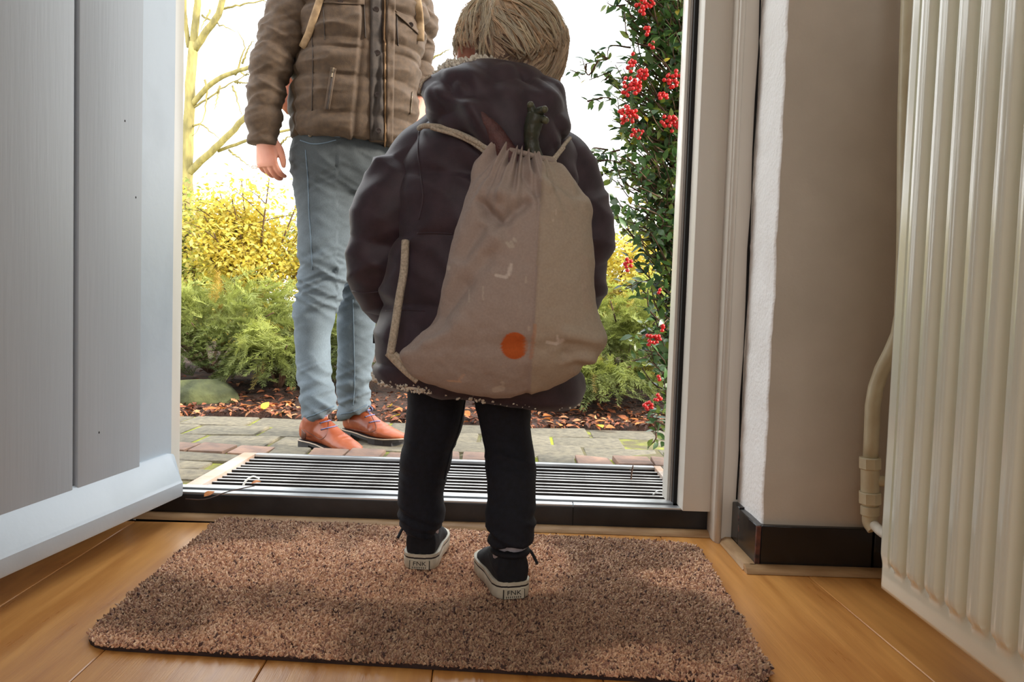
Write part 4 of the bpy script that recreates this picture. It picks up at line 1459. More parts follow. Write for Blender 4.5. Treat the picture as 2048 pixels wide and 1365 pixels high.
# jeans: pelvis and two legs fused into one garment, then creased
pel = ring_loft([(598, 250, 772, 268, DM, .115), (593, 290, 784, 302, DM, .120), (590, 335, 790, 345, DM, .120), (600, 385, 776, 392, DM, .10)], YAW, 14, 60, 2.2)
legR = ring_loft([(600, 290, 690, 300, 2.585, .100), (590, 345, 718, 350, 2.58, .100), (596, 400, 722, 402, 2.575, .094), (599, 450, 714, 452, 2.565, .086), (601, 500, 705, 500, 2.56, .078),
                  (603, 540, 692, 540, 2.555, .072), (599, 580, 684, 578, 2.555, .068), (592, 612, 677, 606, 2.56, .066), (590, 650, 664, 646, 2.565, .064), (591, 700, 660, 696, 2.57, .062),
                  (597, 750, 661, 744, 2.56, .060), (603, 795, 665, 782, 2.545, .062), (607, 824, 673, 804, 2.530, .068), (610, 844, 673, 818, 2.525, .070)], .6, 60, 44, 2.1)
legL = ring_loft([(690, 300, 780, 310, 2.64, .095), (694, 350, 784, 356, 2.65, .095), (695, 420, 776, 424, 2.67, .088), (692, 500, 762, 502, 2.69, .078), (685, 560, 750, 560, 2.70, .070),
                  (678, 604, 743, 602, 2.705, .066), (676, 645, 749, 642, 2.715, .064), (677, 700, 748, 696, 2.73, .062), (677, 750, 742, 744, 2.74, .060), (679, 790, 738, 782, 2.745, .060),
                  (680, 815, 736, 803, 2.748, .060), (680, 836, 737, 818, 2.752, .064)], .6, 60, 44, 2.1)
jm = fuse([loft(pel), loft(legR), loft(legL)], .0062, 3)
def denim_crease(V):
    q = proj(V)
    y = q[:, 1]
    right = q[:, 0] < 674 - (y > 500) * 2
    knee = np.exp(-((y - 565) / 70) ** 2) + .9 * sstep(690, 800, y) + .35 * np.exp(-((y - 330) / 60) ** 2) + .12
    s_ = np.where(right, 1.0, -1.0)
    a = ridged(np.stack([V[:, 0] * 7, V[:, 1] * 7, V[:, 2] * 30 + s_ * V[:, 0] * 16], -1), 13)
    b = ridged(np.stack([V[:, 0] * 12 + 5, V[:, 1] * 12, V[:, 2] * 46 - s_ * V[:, 0] * 22], -1), 15)
    return knee * (.0095 * a + .0055 * b) + .0012 * vnoise(V * 40, 3)
jm = displaced(jm, denim_crease)
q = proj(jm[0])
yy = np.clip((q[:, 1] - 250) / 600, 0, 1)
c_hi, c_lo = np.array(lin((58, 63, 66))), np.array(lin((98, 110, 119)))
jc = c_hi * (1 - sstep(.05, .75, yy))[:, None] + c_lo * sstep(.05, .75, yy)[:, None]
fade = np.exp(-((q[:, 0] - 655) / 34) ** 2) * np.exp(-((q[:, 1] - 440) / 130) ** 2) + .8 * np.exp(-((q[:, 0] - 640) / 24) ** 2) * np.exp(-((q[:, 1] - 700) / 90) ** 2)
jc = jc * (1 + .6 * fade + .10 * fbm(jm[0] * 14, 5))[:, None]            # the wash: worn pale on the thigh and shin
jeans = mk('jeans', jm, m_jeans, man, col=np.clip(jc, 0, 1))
jb = bvh_of(jm)
for nm, pix, rad in (('side_seam', [(611, 300), (616, 360), (618, 420), (622, 480), (625, 540)], .0018), ('pocket_edge', [(601, 281), (625, 288), (650, 286), (672, 280)], .0022),
                     ('inseam', [(706, 600), (707, 650), (708, 700), (709, 745), (708, 790), (706, 812)], .0018), ('leg_hem', [(613, 836), (632, 829), (652, 820), (668, 813)], .0026),
                     ('leg_hem', [(682, 829), (700, 826), (720, 818), (734, 810)], .0026), ('waistband_seam', [(600, 268), (640, 270), (680, 274)], .0018)):
    sm_ = seam(jb, pix, rad)
    if sm_:
        mk(nm, sm_, m_thread, jeans)
h_ = hit(jb, 621, 271, .003)
if h_ is not None:
    mk('rivet_button', ellipsoid(h_, (.007, .004, .007), 14, 8), m_zip, jeans)

# boots
def boot(heel, ang, Lb, laces, name_label, left):
    ca, sa = math.cos(ang), -math.sin(ang)
    def W3(V):
        V = np.asarray(V, float)
        return np.stack([heel[0] + V[:, 0] * ca - V[:, 1] * sa, heel[1] + V[:, 0] * sa + V[:, 1] * ca, ZP + V[:, 2]], -1)
    k = Lb / .295
    secs = [(0.0, .018, .030, .075), (.010, .028, .028, .100), (.035, .034, .027, .115), (.07, .036, .026, .118), (.105, .037, .024, .112), (.135, .040, .021, .097), (.165, .044, .019, .080),
            (.20, .047, .018, .064), (.235, .045, .018, .053), (.265, .036, .020, .045), (.285, .022, .023, .039), (.295, .008, .026, .034)]
    th_ = np.linspace(0, 2 * math.pi, 32, endpoint=False)
    R_ = []
    for x, w, zb, zt in secs:
        zc, h = (zb + zt) / 2, (zt - zb) / 2
        cs, sn = np.cos(th_), np.sin(th_)
        wtop = np.where(sn > 0, 1 - .35 * sn * (x > .03), 1.0)
        off = (.010 if left else -.010) * math.sin(math.pi * min(1, x / .295)) * -1
        R_.append(np.stack([np.full(32, x * k), off + w * np.sign(cs) * np.abs(cs) ** .8 * wtop, zc + h * np.sign(sn) * np.abs(sn) ** .8], -1))
    foot = loft(np.array(R_))
    sh = []
    for z, rx, ry, xc_ in ((.05, .052, .036, .058), (.10, .048, .036, .060), (.122, .043, .034, .062), (.136, .040, .032, .064)):
        sh.append(np.stack([(xc_ + rx * np.cos(th_)) * k, ry * np.sin(th_), np.full(32, z) + .012 * np.cos(th_) * (z > .12)], -1))
    up = fuse([foot, loft(np.array(sh))], .0036, 4)
    def crease(V):
        x = V[:, 0] / k
        return .0016 * ridged(np.stack([V[:, 0] * 55, V[:, 1] * 14, V[:, 2] * 30], -1), 5) * np.exp(-((x - .19) / .04) ** 2) + .0008 * vnoise(V * 60, 2)
    up = displaced(up, crease)
    up = (W3(up[0]), up[1])
    root = empty('boot', np.array([heel[0] + ca * .12, heel[1] + sa * .12, ZP]), name_label, 'boot', None)
    mk('upper', up, m_tanleather, root)
    bb = bvh_of(up)
    ol = []
    for x, w, *_ in secs:
        ol.append((x * k, w))
    off = lambda x: (.010 if left else -.010) * math.sin(math.pi * min(1, x / .295)) * -1
    outl_ = [(x, off(x / k) + w + .003) for x, w in ol] + [(x, off(x / k) - w - .003) for x, w in reversed(ol)]
    def zs(x):
        return .022 - .008 * float(sstep(.07, .17, x / k)) + .005 * float(sstep(.22, .295, x / k))
    top, bot = [], []
    for x, y_ in outl_:
        top.append((x, y_, zs(x) + .008))
        bot.append((x, y_, zs(x) - .004 if x / k > .075 else zs(x) - .001))
    n_ = len(outl_)
    Vs = np.array(bot + top)
    Fs_ = [tuple(range(n_)), tuple(range(2 * n_ - 1, n_ - 1, -1))] + [(i, (i + 1) % n_, n_ + (i + 1) % n_, n_ + i) for i in range(n_)]
    mk('sole', (W3(Vs), Fs_), m_rubber, root, smooth=False)
    mid = W3(np.array([(x, y_, zs(x) + .0075) for x, y_ in outl_ + outl_[:1]]))
    mk('welt', tube(mid, .0022, 6), m_welt, root)
    hp = [(x, y_) for x, y_ in outl_ if x <= .071 * k]
    hp = [p for p in hp if p[1] > 0] + [p for p in hp if p[1] <= 0]
    hv, hf = prism(hp, 2, 0.0, .0225)
    mk('heel', (W3(hv), hf), m_rubber, root, smooth=False)
    fore = [(x, y_) for x, y_ in outl_ if .16 * k < x < .285 * k]
    fv, ff = prism([p for p in fore if p[1] - off(p[0] / k) > 0] + [p for p in fore if p[1] - off(p[0] / k) <= 0], 2, 0.0, .014)
    mk('tread', (W3(fv), ff), m_rubber, root, smooth=False)
    return root, bb, W3, k
hR = np.array([P(606, 880, 2.545)[0], 2.550])
hL = np.array([P(692, 868, 2.79)[0], 2.790])
bootR, bbR, WR, kR_ = boot(hR, math.radians(37), .285, None, 'orange-brown leather ankle boot with blue laces nearest the brick edging', False)
bootL, bbL, WL, kL_ = boot(hL, math.radians(33), .295, None, 'orange-brown leather ankle boot pointing towards the child, behind its pair', True)
for root, bb, sets in ((bootR, bbR, dict(lace=[[(637, 835), (654, 832), (671, 830)], [(641, 847), (656, 843), (674, 839)], [(643, 860), (660, 856), (682, 851)]],
                                          quarter=[(656, 838), (657, 852), (655, 864), (648, 876), (642, 879), (628, 872), (608, 860)], counter=[(606, 862), (612, 868), (609, 878)],
                                          front=[(672, 835), (680, 850), (688, 862), (692, 869)])),
                       (bootL, bbL, dict(lace=[[(722, 826), (733, 822), (746, 819)], [(731, 835), (740, 832), (750, 830)], [(739, 846), (748, 844), (760, 843)]],
                                          quarter=[(738, 822), (745, 836), (751, 848), (752, 860), (744, 864), (720, 862), (700, 858)], counter=None,
                                          front=[(750, 818), (757, 830), (763, 842)]))):
    for pix in sets['lace']:
        sm_ = seam(bb, pix, .0021, 24, .0016)
        if sm_:
            mk('lace', sm_, m_lace, root)
            a_ = hit(bb, *pix[0], .0005)
            if a_ is not None:
                mk('eyelet', ellipsoid(a_, (.0032, .002, .0032), 10, 6), m_rubber, root)
    for nm in ('quarter', 'front', 'counter'):
        if sets[nm]:
            sm_ = seam(bb, sets[nm], .0011, 40, .0004)
            if sm_:
                mk('stitched_edge', sm_, m_darkleather, root)
    p0 = hit(bb, *sets['lace'][0][1], .004)
    if p0 is not None:
        lo = []
        for dx, dz in ((-.022, -.006), (.018, .006)):
            lo.append(tube(smooth_path([p0, p0 + np.array([dx * .6, -.010, dz + .010]), p0 + np.array([dx * 1.3, -.012, dz - .002]), p0 + np.array([dx * .8, -.008, dz - .010]), p0], 18), .0018, 6))
        lo.append(tube(smooth_path([p0, p0 + np.array([.012, -.012, -.01]), p0 + np.array([.020, -.012, -.034])], 10), .0018, 6))
        mk('lace_bow', join(*lo), m_lace, root)
pt = patch(bbR, [(603, 858), (611, 868), (611, 880), (602, 876)], 8, 8, .0012)
mk('heel_counter', pt, m_darkleather, bootR)

# jacket torso
JS = [(600, 282, 812, 296, DM, .135), (595, 270, 817, 284, DM, .142), (595, 240, 819, 252, DM, .146), (598, 200, 823, 210, DM, .148), (602, 150, 828, 158, DM, .150), (606, 100, 833, 106, DM, .152),
      (606, 60, 838, 64, DM, .150), (602, 20, 843, 20, DM, .145), (600, -12, 842, -12, DM, .13), (622, -36, 818, -36, DM, .108), (658, -56, 778, -56, DM, .082), (664, -82, 770, -82, DM, .078), (660, -104, 774, -104, DM, .084)]
jr = ring_loft(JS, YAW, 170, 200, 2.35)
seams_px = [300, 285, 226, 153, 100, 81, 14, -30, -62, -140]
sz = sorted(P(690, y, 2.47)[2] for y in seams_px)
TH = np.tile(np.linspace(0, 2 * math.pi, 200, endpoint=False), 170)
def quilt(V, amp=.0135, th=None, front=True):
    z = V[:, 2] + .008 * vnoise(V * np.array([5, 5, 2]), 4)
    i = np.clip(np.searchsorted(sz, z) - 1, 0, len(sz) - 2)
    s0, s1_ = np.array(sz)[i], np.array(sz)[i + 1]
    u = np.clip((z - s0) / (s1_ - s0), 0, 1)
    puff = 1 - np.abs(2 * u - 1) ** 2.6
    hgt = np.clip((s1_ - s0) / .09, .3, 1)
    w = ridged(np.stack([V[:, 0] * 8 + V[:, 2] * 5, V[:, 1] * 8, V[:, 2] * 24 - V[:, 0] * 7], -1), 7)
    w2 = ridged(np.stack([V[:, 0] * 14 - V[:, 2] * 8, V[:, 1] * 14, V[:, 2] * 34], -1), 17)
    return amp * puff * hgt * np.where(i == 1, .25, 1) + .0062 * w * puff + .0042 * w2
jt = loft(jr)
def quilt_t(V):
    d = quilt(V)
    t = np.concatenate([TH, [0, 0]])
    t = np.minimum(t, 2 * math.pi - t)
    ts = np.concatenate([TH, [0, 0]])
    d = np.where(t < .13, d * .25, d)
    for sx_ in (.115, 2 * math.pi - .115, 1.35, 2 * math.pi - 1.35):
        d -= .007 * np.exp(-((ts - sx_) / .025) ** 2)
    return d
jt = displaced(jt, quilt_t)
jacket = mk('jacket', jt, m_jacket, man)
jb2 = bvh_of(jt)
# front placket, binding, buttons
pl = patch(jb2, [(741, -30), (763, -30), (768, 296), (740, 298)], 8, 60, .006, .002, lambda u, v: .0012 * math.sin(v * 60 + 3 * math.sin(u * 3)) + .002 * math.sin(v * 17))
mk('placket', pl, m_placket, jacket)
bp = bvh_of(pl)
b2 = seam(jb2, [(772, -30), (771, 40), (770, 110), (770, 180), (770, 250), (770, 292)], .0032, 60, .003, 8)
if b2:
    mk('edge_binding', b2, m_piping, jacket)
puffv = patch(jb2, [(773, -20), (792, -20), (786, 292), (772, 292)], 10, 60, .012, .0, lambda u, v: .004 * math.sin(v * 34) * math.sin(u * 3.14))
mk('front_edge_panel', puffv, m_jacket, jacket)
for px, py in ((752, 20), (754, 106), (755, 190), (756, 262)):
    h_ = hit(bp, px, py, .003)
    if h_ is not None:
        d_ = norm(CAM - h_)
        mk('button', tube([h_ - d_ * .003, h_, h_ + d_ * .0015, h_ + d_ * .002, h_ + d_ * .0008], [.0085, .0092, .0092, .0070, .0055], 16), m_button, jacket, sharp=40)
# chest pockets with flaps
for quad, but in (([(642, -14), (730, -8), (729, 10), (645, 6)], (681, 2)), ([(786, 18), (826, 36), (838, 70), (792, 28)], (821, 50))):
    fl_ = patch(jb2, quad, 22, 9, .006, .004)
    fo = mk('pocket_flap', fl_, m_jacket, jacket)
    h_ = hit(bvh_of(fl_), *but, .002)
    if h_ is not None:
        d_ = norm(CAM - h_)
        mk('button', tube([h_ - d_ * .002, h_, h_ + d_ * .0015, h_ + d_ * .002, h_ + d_ * .0008], [.0075, .0082, .0082, .006, .005], 14), m_button, fo, sharp=40)
for pix, r_, nm, m_ in (([(728, -4), (729, 30), (731, 76)], .0022, 'pocket_seam', m_placket), ([(646, 8), (648, 40), (650, 80)], .0016, 'pocket_seam', m_placket),
                        ([(794, 28), (794, 60), (796, 92)], .0026, 'pocket_seam', m_placket), ([(624, 70), (626, 120), (625, 170), (624, 222)], .0018, 'side_seam', m_placket)):
    sm_ = seam(jb2, pix, r_, 30, .0006)
    if sm_:
        mk(nm, sm_, m_, jacket)
# slanting zipped pocket
we = patch(jb2, [(661, 134), (673, 137), (659, 222), (648, 220)], 6, 24, .005, .001)
wo = mk('zip_welt', we, m_jacket, jacket)
wb_ = bvh_of(we)
z_ = seam(wb_, [(667, 138), (662, 170), (657, 200), (654, 218)], .0032, 30, .001)
if z_:
    mk('zip', z_, m_placket, wo)
    z_ = seam(wb_, [(667, 136), (665, 146), (663, 156)], .0034, 12, .003)
    if z_:
        mk('zip_pull', z_, m_zip, wo)
z_ = seam(jb2, [(824, 185), (822, 205), (820, 228)], .003, 14, .001)
if z_:
    mk('zip', z_, m_zip, jacket)
# sleeves
def sleeve(pts, radii, name, nseam, ph, cut):
    p = smooth_path(np.array(pts), 110)
    r_ = crom(np.linspace(0, 1, len(radii)), radii, np.linspace(0, 1, 110))[:, 0]
    V, Fs = tube(p, r_, 64)
    t = np.concatenate([np.repeat(np.linspace(0, 1, 110), 64), [0, 1]])
    def fn(V):
        u = (t * nseam + ph + .12 * vnoise(V * 7, 3)) % 1
        puff = 1 - np.abs(2 * u - 1) ** 2.8
        w = ridged(np.stack([V[:, 0] * 9, V[:, 1] * 9, V[:, 2] * 34 + V[:, 0] * 14], -1), 27)
        w2 = ridged(np.stack([V[:, 0] * 12, V[:, 1] * 12, V[:, 2] * 50 - V[:, 0] * 22], -1), 37)
        return (.009 * puff + .0060 * w + .0042 * w2 - .005) * (1 - sstep(.93, 1.0, t) * .7)
    m_ = displaced((V, Fs), fn)
    return mk(name, m_, m_jacket, jacket), m_
sleeve([P(628, -6, 2.56), P(590, 26, 2.52), P(560, 84, 2.49), P(541, 140, 2.475), P(531, 190, 2.465), P(528, 240, 2.465), P(525, 288, 2.465)], [.070, .078, .070, .060, .054, .050, .047], 'sleeve', 6.0, .3, 0)
sleeve([P(812, -6, 2.66), P(832, 30, 2.69), P(836, 80, 2.72), P(835, 130, 2.73), P(836, 170, 2.71), P(838, 206, 2.67)], [.060, .064, .054, .050, .048, .045], 'sleeve', 5.0, .1, 0)
# collar standing open above
# backpack on his back
bk = empty('backpack', P(690, 240, 2.86), 'russet leather backpack worn by the man, showing under his arm', 'backpack')
bp_ = ring_loft([(586, 238, 770, 250, 2.86, .05), (572, 222, 785, 236, 2.86, .085), (566, 180, 792, 190, 2.86, .10), (568, 120, 792, 126, 2.86, .10), (574, 40, 788, 44, 2.86, .095), (590, -30, 770, -30, 2.86, .075), (610, -50, 750, -50, 2.86, .04)], YAW, 50, 60, 2.8)
mk('bag_body', displaced(loft(bp_), lambda V: .004 * fbm(V * 12, 4)), m_bagleather, bk)
mk('front_pocket', ellipsoid(P(680, 160, 2.97), (.11, .03, .12), 24, 16), m_bagleather, bk)
for pix, rr in (([(652, -40), (640, 2), (628, 40), (618, 70), (606, 96)], .012), ([(822, -40), (832, 0), (836, 30), (838, 62), (837, 82)], .015)):
    pp = smooth_path(np.array([(x, y, 0) for x, y in pix], float), 26)
    pts = [hit(jb2, x, y, .004) for x, y, _ in pp]
    pts = [p for p in pts if p is not None]
    if len(pts) > 4:
        pts = np.array(pts)
        for _ in range(6):
            pts[1:-1] = (pts[:-2] + pts[2:] + 2 * pts[1:-1]) / 4
        pts = pts + norm(CAM - pts) * .004
        tl_ = pts[0]
        sxx = tl_[0] + (.012 if tl_[0] < -.45 else -.012)
        zt_ = P(700, -30, DM)[2] + .030
        over = [np.array([sxx, 2.80, zt_ - .12]), np.array([sxx, 2.74, zt_ - .01]), np.array([sxx, 2.64, zt_ + .022]), np.array([sxx, 2.55, zt_ + .012]), (tl_ + np.array([sxx, 2.5, zt_ - .02])) / 2]
        pts = smooth_path(np.vstack([smooth_path(over, 16), pts[1:]]), 60)
        mk('shoulder_strap', tube(pts, rr, 12, squash=.28, ref=np.array([0, 1.0, 0.15])), m_strap, bk)
lowp = smooth_path([P(607, 96, 2.49), P(600, 118, 2.53), P(594, 140, 2.60), P(590, 165, 2.70), P(596, 200, 2.80)], 20)
mk('webbing', tube(lowp, .010, 8, squash=.25, ref=np.array([.8, .6, 0])), m_strap, bk)
mk('buckle', bevel_box(P(607, 97, 2.485) - .008, P(607, 97, 2.485) + .008, .002, 1), m_zip, bk)
# ================================================================== the child on the doormat
m_coat = M('dark_plum_nylon', (66, 52, 62), 0.55, (54, 43, 52), 40, bump=0.12, bscale=500, sheen=0.15, spec=0.4)
m_fleece = M('cream_teddy_fleece', (244, 238, 226), 0.95, (230, 222, 206), 120, bump=0.6, bscale=260, sheen=0.3)
m_navy = M('dark_navy_denim', (20, 23, 36), 0.85, (13, 15, 25), 120, bump=0.3, bscale=600)
m_canvas = M('black_navy_canvas', (18, 20, 30), 0.8, (12, 13, 20), 160, bump=0.3, bscale=700)
m_foxing = M('off_white_rubber', (212, 204, 186), 0.55, (190, 180, 160), 50)
m_stripe = M('dark_sole_stripe', (44, 34, 36), 0.6)
m_black = M('black_print', (24, 24, 26), 0.6)
m_sock = M('pale_grey_sock', (216, 208, 214), 0.9, (196, 188, 196), 120, bump=0.5, bscale=600)
m_cotton = M('taupe_cotton', (255, 255, 255), 0.85, (244, 244, 244), 300, attr=True, bump=0.08, bscale=900, sheen=0.05)
m_cord = M('cream_cotton_cord', (214, 202, 184), 0.9, (176, 164, 146), 300, bump=0.9, bscale=500)
m_blond = M('blond_hair', (255, 255, 255), 0.42, (240, 240, 240), 200, attr=True, spec=0.5, trans=0.4)
m_dinor = M('red_brown_rubber_toy', (100, 66, 66), 0.5, (80, 50, 52), 60, bump=0.9, bscale=320, bdist=.002)
m_dinog = M('dark_green_rubber_toy', (58, 62, 48), 0.42, (42, 46, 38), 40, bump=0.5, bscale=160, bdist=.002)
m_tab = M('black_woven_tab', (20, 20, 22), 0.7)

CH = 1.25
kid = empty('person', np.array([P(930, 1160, 1.24)[0], 1.24, .012]), 'small blond person seen from behind in plum hooded coat on the doormat', 'person')
fK = norm(np.array([-.30, 1.0, 0]))

# ---- body
kc = P(1012, 112, 1.275)
hb = head_pieces(kc, fK, .86)
hb += [ellipsoid(P(924, 111, 1.255), (.0085, .013, .024), 20, 14), ellipsoid(P(938, 128, 1.266), (.010, .010, .012), 16, 10)]
hb.append(tube(smooth_path([kc + np.array([0, -.01, -.04]), kc + np.array([.0, -.005, -.16])], 6), .042, 16))
tp = [P(965, 790, 1.27), P(965, 640, 1.27), P(970, 480, 1.265), P(985, 300, 1.265), P(1000, 225, 1.265)]
hb.append(torso_tube(tp, [.085, .10, .10, .095, .05], [.06, .075, .075, .07, .045], 0.0))
eLk, hLk = P(764, 500, 1.24), P(784, 612, 1.36)
eRk, hRk = P(1158, 500, 1.26), P(1150, 600, 1.38)
hb.append(tube(smooth_path([P(890, 300, 1.26), P(800, 370, 1.25), eLk, hLk], 20), np.linspace(.036, .020, 20), 12))
hb.append(tube(smooth_path([P(1090, 310, 1.26), P(1145, 390, 1.26), eRk, hRk], 20), np.linspace(.036, .020, 20), 12))
legLc = [P(880, 760, 1.29), P(868, 850, 1.29), P(852, 920, 1.295), P(841, 990, 1.285), P(842, 1060, 1.286), P(842, 1092, 1.287)]
legRc = [P(1000, 770, 1.26), P(1010, 860, 1.25), P(1018, 920, 1.225), P(1023, 990, 1.195), P(1022, 1060, 1.174), P(1021, 1130, 1.172)]
for lc in (legLc, legRc):
    hb.append(tube(smooth_path(lc, 24), np.linspace(.044, .024, 24), 12))
kb = fuse(hb, .0045, 4)
kh1 = fuse(hand_pieces(hLk, (.25, .9, -.35), (.9, -.2, .2), (0, -.3, -.9), .60, (.5, .6, .5)), .0017, 4)
kh2 = fuse(hand_pieces(hRk, (-.25, .9, -.35), (-.9, -.2, .2), (0, -.3, -.9), .60, (.5, .6, .5)), .0017, 4)
mk('body', join(kb, kh1, kh2), m_skin, kid)
face_parts(kid, kc, fK, .86)

# ---- hair: guide locks combed from the crown, each with a clump of strands
hcn = P(1020, 98, 1.27)
HR = np.array([.0815, .092, .088])
r = np.random.default_rng(5)
def scalp(d):
    return hcn + norm(d) * HR
cap = ellipsoid((0, 0, 0), (1, 1, 1), 60, 40)
cv = hcn + cap[0] * (HR + .002)
keepf = []
fx = norm((cap[0]) * 1.0)
facef = fx @ fK
for f in cap[1]:
    c_ = fx[list(f)].mean(0)
    if (c_ @ fK) < .55 + .5 * c_[2] and c_[2] > -.72 - .25 * (c_ @ fK < .1) and not (c_[0] < -.66 and c_[2] < .02):
        keepf.append(f)
hair_cap = displaced((cv, keepf), lambda V: .002 + .002 * vnoise(V * 50, 2))
crown = norm(np.array([-.22, -.42, .86]))
def flow(p, n_, t):
    """combing direction at a scalp point"""
    away = n_ - crown * (n_ @ crown)
    away = norm(away - n_ * (away @ n_))
    swirl = np.cross(n_, crown)
    swirl = norm(swirl) if np.linalg.norm(swirl) > 1e-6 else swirl
    left = n_[0] < -.30
    d = away + (-.25 if left else -.55) * swirl + np.array([.30 if not left else -.25, 0, -.35])
    d = d - n_ * (d @ n_)
    return norm(d)
Vh, Fh, Ch, off = [], [], [], 0
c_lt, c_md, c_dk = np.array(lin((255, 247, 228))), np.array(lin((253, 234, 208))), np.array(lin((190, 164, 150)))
ng = 0
while ng < 900:
    d = norm(r.normal(0, 1, 3))
    fdot = d @ fK
    if d[2] < -.86 or fdot > .5 + .5 * d[2] or (d[0] < -.60 and d[2] < .02 and fdot > -.55):
        continue
    ng += 1
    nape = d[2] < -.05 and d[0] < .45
    L = r.uniform(.030, .050) if nape else r.uniform(.065, .115)
    if d[0] < -.45 and not nape:
        L *= .26 if d[2] < .45 else .5
    npt = 8
    pts = []
    p = scalp(d)
    lift0 = .003 if nape else r.uniform(.005, .014)
    wav = r.uniform(0, 6.28)
    for k in range(npt):
        t = k / (npt - 1)
        n_ = norm((p - hcn) / HR)
        n_ = norm(n_ / HR)
        u_ = norm((p - hcn) / HR)
        lift = lift0 * math.sin(math.pi * min(1, t * .75 + .12)) + (.012 * t ** 3 if d[0] > .55 else .003 * t ** 3)
        pts.append(hcn + u_ * HR + n_ * lift)
        fl_ = flow(p, n_, t)
        fl_ = norm(fl_ + .35 * np.cross(n_, fl_) * math.sin(wav + t * 3.0))
        p = hcn + u_ * HR + fl_ * L / (npt - 1)
        p = hcn + norm((p - hcn) / HR) * HR
    pts = np.array(pts)
    T, N_, B_ = frames(pts)
    ns = 12
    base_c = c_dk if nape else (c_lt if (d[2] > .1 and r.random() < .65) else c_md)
    base_c = base_c * r.uniform(.85, 1.15)
    spread = r.uniform(.003, .0062)
    for s_ in range(ns):
        a, q = r.uniform(0, 6.28), math.sqrt(r.random())
        tt = np.linspace(0, 1, npt)
        w = spread * q * (1 - .72 * tt)
        path = pts + (math.cos(a) * w)[:, None] * N_ + (math.sin(a) * w * .45)[:, None] * B_ + r.normal(0, .0006, (npt, 3))
        rad = .00062 * (1 - .75 * tt)
        th_ = np.array([0, 2.094, 4.189])
        R_ = path[:, None] + rad[:, None, None] * (np.cos(th_)[None, :, None] * N_[:, None] + np.sin(th_)[None, :, None] * B_[:, None])
        Vh.append(R_.reshape(-1, 3))
        Fh.append(grid_faces(npt, 3) + off)
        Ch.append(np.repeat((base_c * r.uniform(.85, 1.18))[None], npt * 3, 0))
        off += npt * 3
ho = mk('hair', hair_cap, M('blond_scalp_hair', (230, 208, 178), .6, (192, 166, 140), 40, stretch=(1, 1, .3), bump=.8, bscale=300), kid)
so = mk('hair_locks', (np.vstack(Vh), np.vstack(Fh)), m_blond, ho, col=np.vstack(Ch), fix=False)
so['kind'] = 'stuff'

# ---- trousers
kl = ring_loft([(812, 730, 940, 745, 1.29, .060), (816, 785, 932, 793, 1.29, .060), (812, 850, 925, 852, 1.285, .056), (806, 900, 906, 902, 1.283, .050), (800, 950, 894, 952, 1.283, .046), (797, 1000, 886, 1002, 1.283, .045),
                (799, 1030, 890, 1026, 1.283, .046), (806, 1050, 880, 1048, 1.283, .045), (809, 1068, 877, 1064, 1.284, .043)], 0, 60, 44, 2.1)
kr = ring_loft([(940, 740, 1066, 752, 1.255, .060), (948, 800, 1063, 808, 1.252, .060), (961, 855, 1061, 858, 1.248, .054), (971, 905, 1066, 908, 1.228, .048), (974, 950, 1070, 952, 1.208, .046), (975, 1000, 1070, 1002, 1.188, .045),
                (974, 1040, 1069, 1042, 1.174, .045), (978, 1064, 1066, 1062, 1.168, .044), (980, 1084, 1064, 1080, 1.166, .043)], 0, 60, 44, 2.1)
kp = ring_loft([(800, 640, 1110, 660, 1.275, .085), (805, 700, 1090, 712, 1.275, .085), (815, 748, 1068, 758, 1.272, .072), (835, 772, 1050, 780, 1.272, .05)], 0, 12, 60, 2.4)
km = fuse([loft(kl), loft(kr), loft(kp)], .004, 3)
def kcrease(V):
    q = proj(V)
    y = q[:, 1]
    amp = .25 + .8 * np.exp(-((y - 930) / 40) ** 2) + sstep(980, 1060, y) * 1.3
    a = ridged(np.stack([V[:, 0] * 12, V[:, 1] * 12, V[:, 2] * 60 + V[:, 0] * 20], -1), 43)
    return amp * .0032 * a
km = displaced(km, kcrease)
tr_ = mk('trousers', km, m_navy, kid)
kmb = bvh_of(km)
for pix in ([(930, 800), (918, 860), (900, 910), (888, 960)], [(958, 830), (968, 880), (976, 930), (978, 990)]):
    sm_ = seam(kmb, pix, .0012, 40, .0003)
    if sm_:
        mk('inseam', sm_, m_navy, tr_)

# ---- coat
CS = [(752, 752, 1153, 802, 1.255, .118), (751, 738, 1156, 790, 1.255, .124), (760, 690, 1162, 735, 1.255, .126), (768, 620, 1168, 650, 1.255, .128), (782, 520, 1166, 545, 1.255, .128), (796, 420, 1160, 440, 1.255, .126),
      (812, 345, 1155, 366, 1.255, .120), (842, 282, 1142, 308, 1.258, .110), (880, 238, 1112, 256, 1.262, .092), (915, 205, 1082, 215, 1.265, .074), (930, 178, 1072, 184, 1.268, .066)]
ck = ring_loft(CS, 0, 130, 160, 2.5)
csz = sorted(P(960, y, 1.13)[2] for y in (830, 745, 620, 475, 345, 180))
def cquilt(V):
    z = V[:, 2] + .006 * vnoise(V * np.array([6, 6, 2]), 54)
    i = np.clip(np.searchsorted(csz, z) - 1, 0, len(csz) - 2)
    s0, s1_ = np.array(csz)[i], np.array(csz)[i + 1]
    u = np.clip((z - s0) / (s1_ - s0), 0, 1)
    puff = 1 - np.abs(2 * u - 1) ** 5
    w = ridged(np.stack([V[:, 0] * 9 + V[:, 2] * 6, V[:, 1] * 9, V[:, 2] * 16 - V[:, 0] * 9], -1), 51)
    w2 = ridged(np.stack([V[:, 0] * 15, V[:, 1] * 15, V[:, 2] * 30 + V[:, 0] * 14], -1), 57)
    return .0080 * puff + .0060 * w + .0034 * w2 - .005
ct = displaced(loft(ck), cquilt)
coat = mk('coat', ct, m_coat, kid)
ctb = bvh_of(ct)

